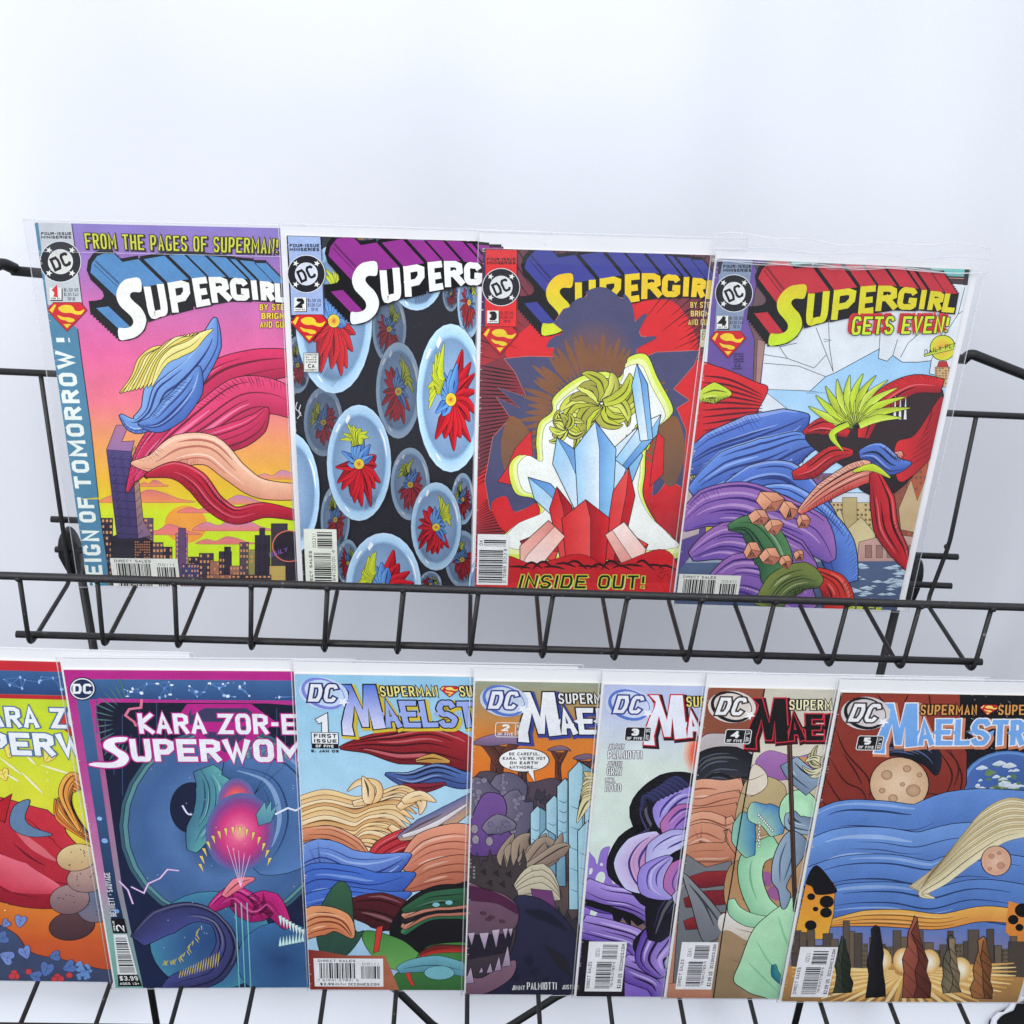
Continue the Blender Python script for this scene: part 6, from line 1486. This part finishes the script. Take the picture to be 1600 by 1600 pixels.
def rack_stand():
    root = empty('rack_stand'); root.location = (0.02, .735, 0)
    tag(root, 'black metal folding stand with two legs and crossed braces behind the comics', 'display stand')
    def P(x, y, z): return Vector((x, y, z)) - root.location
    def part(name, pts, r, mat=M_TUBE, seg=12):
        bm = bmesh.new(); tube(bm, [P(*p) if not isinstance(p, Vector) else p for p in pts], r, seg); return bm_obj(name, bm, mat, root)
    for x, xb, ztop in ((-.2922, -.2870, .888), (.3447, .3375, .880)):
        part('leg', [(x, .735, ztop), (xb, .735, .02)], .0033)
        bm = bmesh.new(); box(bm, xb - .02 - .02, xb + .02 - .02, .70, .77, 0, .02)
        bmesh.ops.translate(bm, verts=bm.verts, vec=Vector((.02, 0, 0)) - root.location)
        bm_obj('foot', bm, M_TUBE, root, smooth=False)
    # flattened rounded ends of the legs
    for x, z in ((-.2935, .885), (.3460, .878)):
        bm = bmesh.new(); n = 24; prof = []
        for k in range(n):
            t = 2 * math.pi * k / n; wd = .0078 * (1 - .45 * max(0, -math.sin(t)))
            prof.append((wd * math.cos(t) + (.0030 if math.sin(t) < 0 else 0) * -math.sin(t), .0215 * math.sin(t)))
        f = [bm.verts.new(P(x + u, .7215, z + v)) for u, v in prof]; m = [bm.verts.new(P(x + u * .8, .7190, z + v * .92)) for u, v in prof]; b = [bm.verts.new(P(x + u, .7300, z + v)) for u, v in prof]
        bm.faces.new(m[::-1])
        for k in range(n):
            j = (k + 1) % n; bm.faces.new((f[k], f[j], m[j], m[k])); bm.faces.new((b[k], b[j], f[j], f[k]))
        bm.faces.new(b)
        bmesh.ops.recalc_face_normals(bm, faces=bm.faces)
        bm_obj('leg_end', bm, M_TUBE, root)
    part('brace', [(-.285, .800, .5560), (-.0602, .800, H0 - .9753), (-.0231, .800, H0 - 1.0276), (.22, .800, .028)], .0040)
    part('brace', [(.335, .793, .4900), (.1082, .793, H0 - .975), (.0626, .793, H0 - 1.019), (-.20, .793, .050)], .0040)
    # the upper hoop: a bar behind the comics, elbows, and an arm at each end
    a = Vector(P(-.3325, .80, H0 - .2216)); b = Vector(P(.3835, .80, H0 - .2680))
    part('hoop_bar', [a, b], .0037)
    part('hoop_arm', bend([P(-.330, .80, H0 - .2205), P(-.3365, .792, H0 - .2135), P(-.385, .70, H0 - .262), P(-.42, .64, H0 - .300)], .006), .0042)
    part('hoop_arm', bend([P(.3815, .80, H0 - .2690), P(.3850, .797, H0 - .2620), P(.4326, .800, H0 - .2788), P(.52, .800, H0 - .310)], .006), .0040)
    part('upright', [(-.20, .795, H0 - .231), (-.20, .750, .86), (-.285, .740, .86)], .0033); part('upright', [(.28, .795, H0 - .262), (.28, .750, .85), (.342, .740, .85)], .0033)
    return root


# ------------------------------------------------------------------ the comics
def frame(x, y, z, lean, ro):
    up = Vector((0, math.sin(lean), math.cos(lean))); rt = Vector((1, 0, 0))
    return rt * math.cos(ro) + up * math.sin(ro), up * math.cos(ro) - rt * math.sin(ro)


def comic(pos, ro, lean, W, H, board, sleeve, label, group, art, wrinkle=False):
    bl = Vector(pos); R, U = frame(*pos, lean, ro)
    root = empty('comic_book')
    M = Matrix((R, U.cross(R) , U)).transposed()          # columns: right, into the rack, up
    root.matrix_world = Matrix.Translation(bl + Vector((0, 0, H0))) @ M.to_4x4()
    tag(root, label, 'comic book', group)
    a = Art(bl, R, U, W, H)
    if not MAST:
        b4 = Art(Vector(C4[0]), *frame(*C4[0], LEAN1, C4[1]), C4[2], C4[3]); b4.T(1080, 350, .3)
        def m_(p): q = b4.mm(p); return (q.x, b4.H - q.y)
        MAST['S'] = [m_(p) for p in MAST_PX['S']]; MAST['quads'] = [(c, [m_(p) for p in q]) for c, q in MAST_PX['quads']]; MAST['foot'] = MAST_PX['foot']
        b7 = Art(Vector(D7[0]), *frame(*D7[0], LEAN2, D7[1]), D7[2], D7[3]); b7.T(1210, 1040, .24375)
        def m7(p): q = b7.mm(p); return (q.x, b7.H - q.y)
        MAEL['M'] = [m7(p) for p in MAEL_PX['M']]; MAEL['quads'] = [(c, [m7(p) for p in q]) for c, q in MAEL_PX['quads']]
        MAEL['sub'] = [m7(p) for p in MAEL_PX['sub']]; MAEL['sub2'] = [m7(p) for p in MAEL_PX['sub2']]; s = MAEL_PX['shield']; MAEL['shield'] = (*m7(s[:2]), *m7(s[2:]))
    art(a); a.build(root)
    bm = bmesh.new(); box(bm, 0, W, .00005, .0009, 0, H); bm_obj('page_block', bm, M_PAGES, root, smooth=False)
    if board:
        bm = bmesh.new(); box(bm, board[0], board[1], .0010, .0016, board[2], board[3]); bm_obj('backing_board', bm, M_BOARD, root, smooth=False)
    # clear sleeve: a shallow bag, welded seams at its sides, a folded flap at the top
    x0, x1, z0, z1 = sleeve
    bm = bmesh.new(); nx, nz = 28, 44
    def sheet(yf, sg):
        g = []
        for j in range(nz + 1):
            r = []
            for i in range(nx + 1):
                u, v = i / nx, j / nz; x = x0 + (x1 - x0) * u; z = z0 + (z1 - z0) * v
                e = min(1, min(u, 1 - u) * 28 + .15, min(v, 1 - v) * 44 + .3)
                y = .0008 + (yf - .0008) * e
                if wrinkle: y += (-.0003) * (1 + math.sin(u * 17 + v * 9)) * (v > .85); z += .0016 * math.sin(u * 8.5 + .6) * (v > .97) + .0012 * math.sin(u * 23) * (v > .97)
                r.append(bm.verts.new((x, y, z)))
            g.append(r)
        for j in range(nz):
            for i in range(nx):
                q = (g[j][i], g[j][i + 1], g[j + 1][i + 1], g[j + 1][i]); bm.faces.new(q if sg > 0 else q[::-1])
    sheet(-.0011, 1); sheet(.0019, -1)
    sl = bm_obj('clear_sleeve', bm, M_FILM, root)
    for x in (x0, x1):
        bm = bmesh.new(); tube(bm, [(x, .0008, z0), (x, .0008, z1)], .00035, 6); bm_obj('seam', bm, M_SEAM, sl)
    bm = bmesh.new(); zt = [z1 + (.0016 * math.sin(k / 14 * 8.5 + .6) + .0012 * math.sin(k / 14 * 23) if wrinkle else 0) for k in range(15)]
    tube(bm, [(x0 + (x1 - x0) * k / 14, .0004, zt[k]) for k in range(15)], .00045, 6); bm_obj('flap_fold', bm, M_SEAM, sl)
    bm = bmesh.new(); tube(bm, [(x0, .0008, z0), (x1, .0008, z0)], .0003, 6); bm_obj('seam', bm, M_SEAM, sl)
    fl = .020 if not wrinkle else .016
    bm = bmesh.new(); g = []
    for j in range(7):
        r = []
        for i in range(29):
            u = i / 28; r.append(bm.verts.new((x0 + (x1 - x0) * u, -.00125 - (.0009 * (1 + math.sin(u * 21 + j * 1.7) * math.sin(u * 9)) if wrinkle else .00012 * math.sin(u * 11)) * (j / 6), z1 + (zt[int(u * 14)] - z1) - fl * j / 6 + (.0008 * math.sin(u * 13) * j / 6 if wrinkle else 0))))
        g.append(r)
    for j in range(6):
        for i in range(28): bm.faces.new((g[j + 1][i], g[j + 1][i + 1], g[j][i + 1], g[j][i]))
    if pos[2] < -.5: bm.free(); return root
    bm_obj('flap', bm, M_FLAP if wrinkle else M_FILM, sl)
    if not wrinkle and pos[0] > -.2: return root
    bm = bmesh.new(); tube(bm, [(x0 + (x1 - x0) * k / 28, -.0014 - (.0012 if wrinkle else 0), z1 - fl + (.0008 * math.sin(k / 28 * 13) if wrinkle else 0)) for k in range(29)], .0002 if not wrinkle else .0004, 5); bm_obj('flap_edge', bm, M_SEAM, sl)
    if wrinkle:     # crumpled flap: two more folds catching the light
        for dz, dy in ((-.007, -.0016), (-.016, -.0019)):
            bm = bmesh.new(); tube(bm, [(x0 + (x1 - x0) * k / 20, dy - .0004 * math.sin(k * 1.3), z1 + dz + .0012 * math.sin(k * .9 + dz * 300)) for k in range(21)], .0004, 6); bm_obj('flap_fold', bm, M_SEAM, sl)
    return root


LEAN1, LEAN2 = math.radians(3.083), math.radians(2.793)
G_UP = 'comic books on the upper wire shelf'
G_LO = 'comic books on the lower wire shelf'
C4 = ((.15808, .69894, -.43171), -.0119, .1703, .2576)
D7 = ((.22951, .52439, -.64866), -.0011, .1686, .2566)


def B(l, r, t, b=-.0005): return (l / 1000, r / 1000, b, t / 1000)
def S(l, r, t, b=-2): return (l / 1000, r / 1000, b / 1000, t / 1000)


backdrop()
Z1, Z2 = H0 - .42956, H0 - .65187
wire_shelf(Z1 - .0015, -.2928, .0497, .6345, .7155, .6283, Z1 + .0531, (-.0133, -.0100, -.0087), 'upper black wire shelf, its front rail crossing the lower edges of four comics')
wire_shelf(Z2 - .0015, -.2902, .0499, .4680, .5490, .4618, Z2 + .0560, (-.0133, -.0100, -.0087), 'lower black wire shelf under the row of seven comics')
rack_stand()
comic((-.27771, .70739, -.43079), .0106, LEAN1, .168, .2631, None, S(-7, 173, 265), 'pink and yellow sunset comic with a teal side banner, first on the upper shelf', G_UP, art_sunset)
comic((-.11863, .70479, -.42769), .0033, LEAN1, .168, .2577, B(-4, 168, 263.5), S(-5, 172, 265), 'black comic full of pale oval bubbles under a purple-backed title', G_UP, art_bubbles)
comic((.00848, .70203, -.42717), .0032, LEAN1, .168, .2537, B(-2.5, 170, 263.5), S(-3, 173, 265), 'red burst comic with a slate spiked shape and glowing yellow-green outline', G_UP, art_burst)
comic(C4[0], C4[1], LEAN1, C4[2], C4[3], B(-1, 175.5, 262), S(-4, 180, 272), 'purple and white comic with a red-backed yellow title in a wrinkled bag', G_UP, art_rooftop, True)
comic((-.33900, .54107, -.65102), -.0119, LEAN2, .168, .2612, B(-2, 172, 269), S(-4, 175, 270), 'yellow and orange comic with blue flowers, beside the magenta bordered one', G_LO, art_garden)
comic((-.23573, .53806, -.65478), .0107, LEAN2, .168, .2603, B(-1.5, 172, 267), S(-3.5, 175, 269), 'magenta bordered comic with huge dark blue coils', G_LO, art_coils)
comic((-.10060, .53540, -.65221), -.0010, LEAN2, .168, .2593, B(-.6, 171, 267), S(-2, 174, 269), 'pale sky-blue comic with a blue title and golden waves', G_LO, art_waves)
comic((.00798, .53257, -.65275), -.0017, LEAN2, .168, .2588, B(-1, 171, 267), S(-3, 174, 268.5), 'orange sky comic with a white speech balloon', G_LO, art_jungle)
comic((.08565, .52984, -.65143), -.0035, LEAN2, .168, .2586, B(-1.5, 170, 266.8), S(-3, 174, 268.5), 'pale green comic with purple flames and a red-edged white title', G_LO, art_flames)
comic((.14855, .52716, -.64939), -.0032, LEAN2, .168, .2574, B(-1.5, 169, 266.5), S(-3, 172, 268), 'brown and mint green comic with a red-edged black title', G_LO, art_split)
comic(D7[0], D7[1], LEAN2, D7[2], D7[3], B(-1.5, 171, 264.8), S(-3, 174, 267), 'dark red comic with a blue planet, last on the lower shelf', G_LO, art_planet)
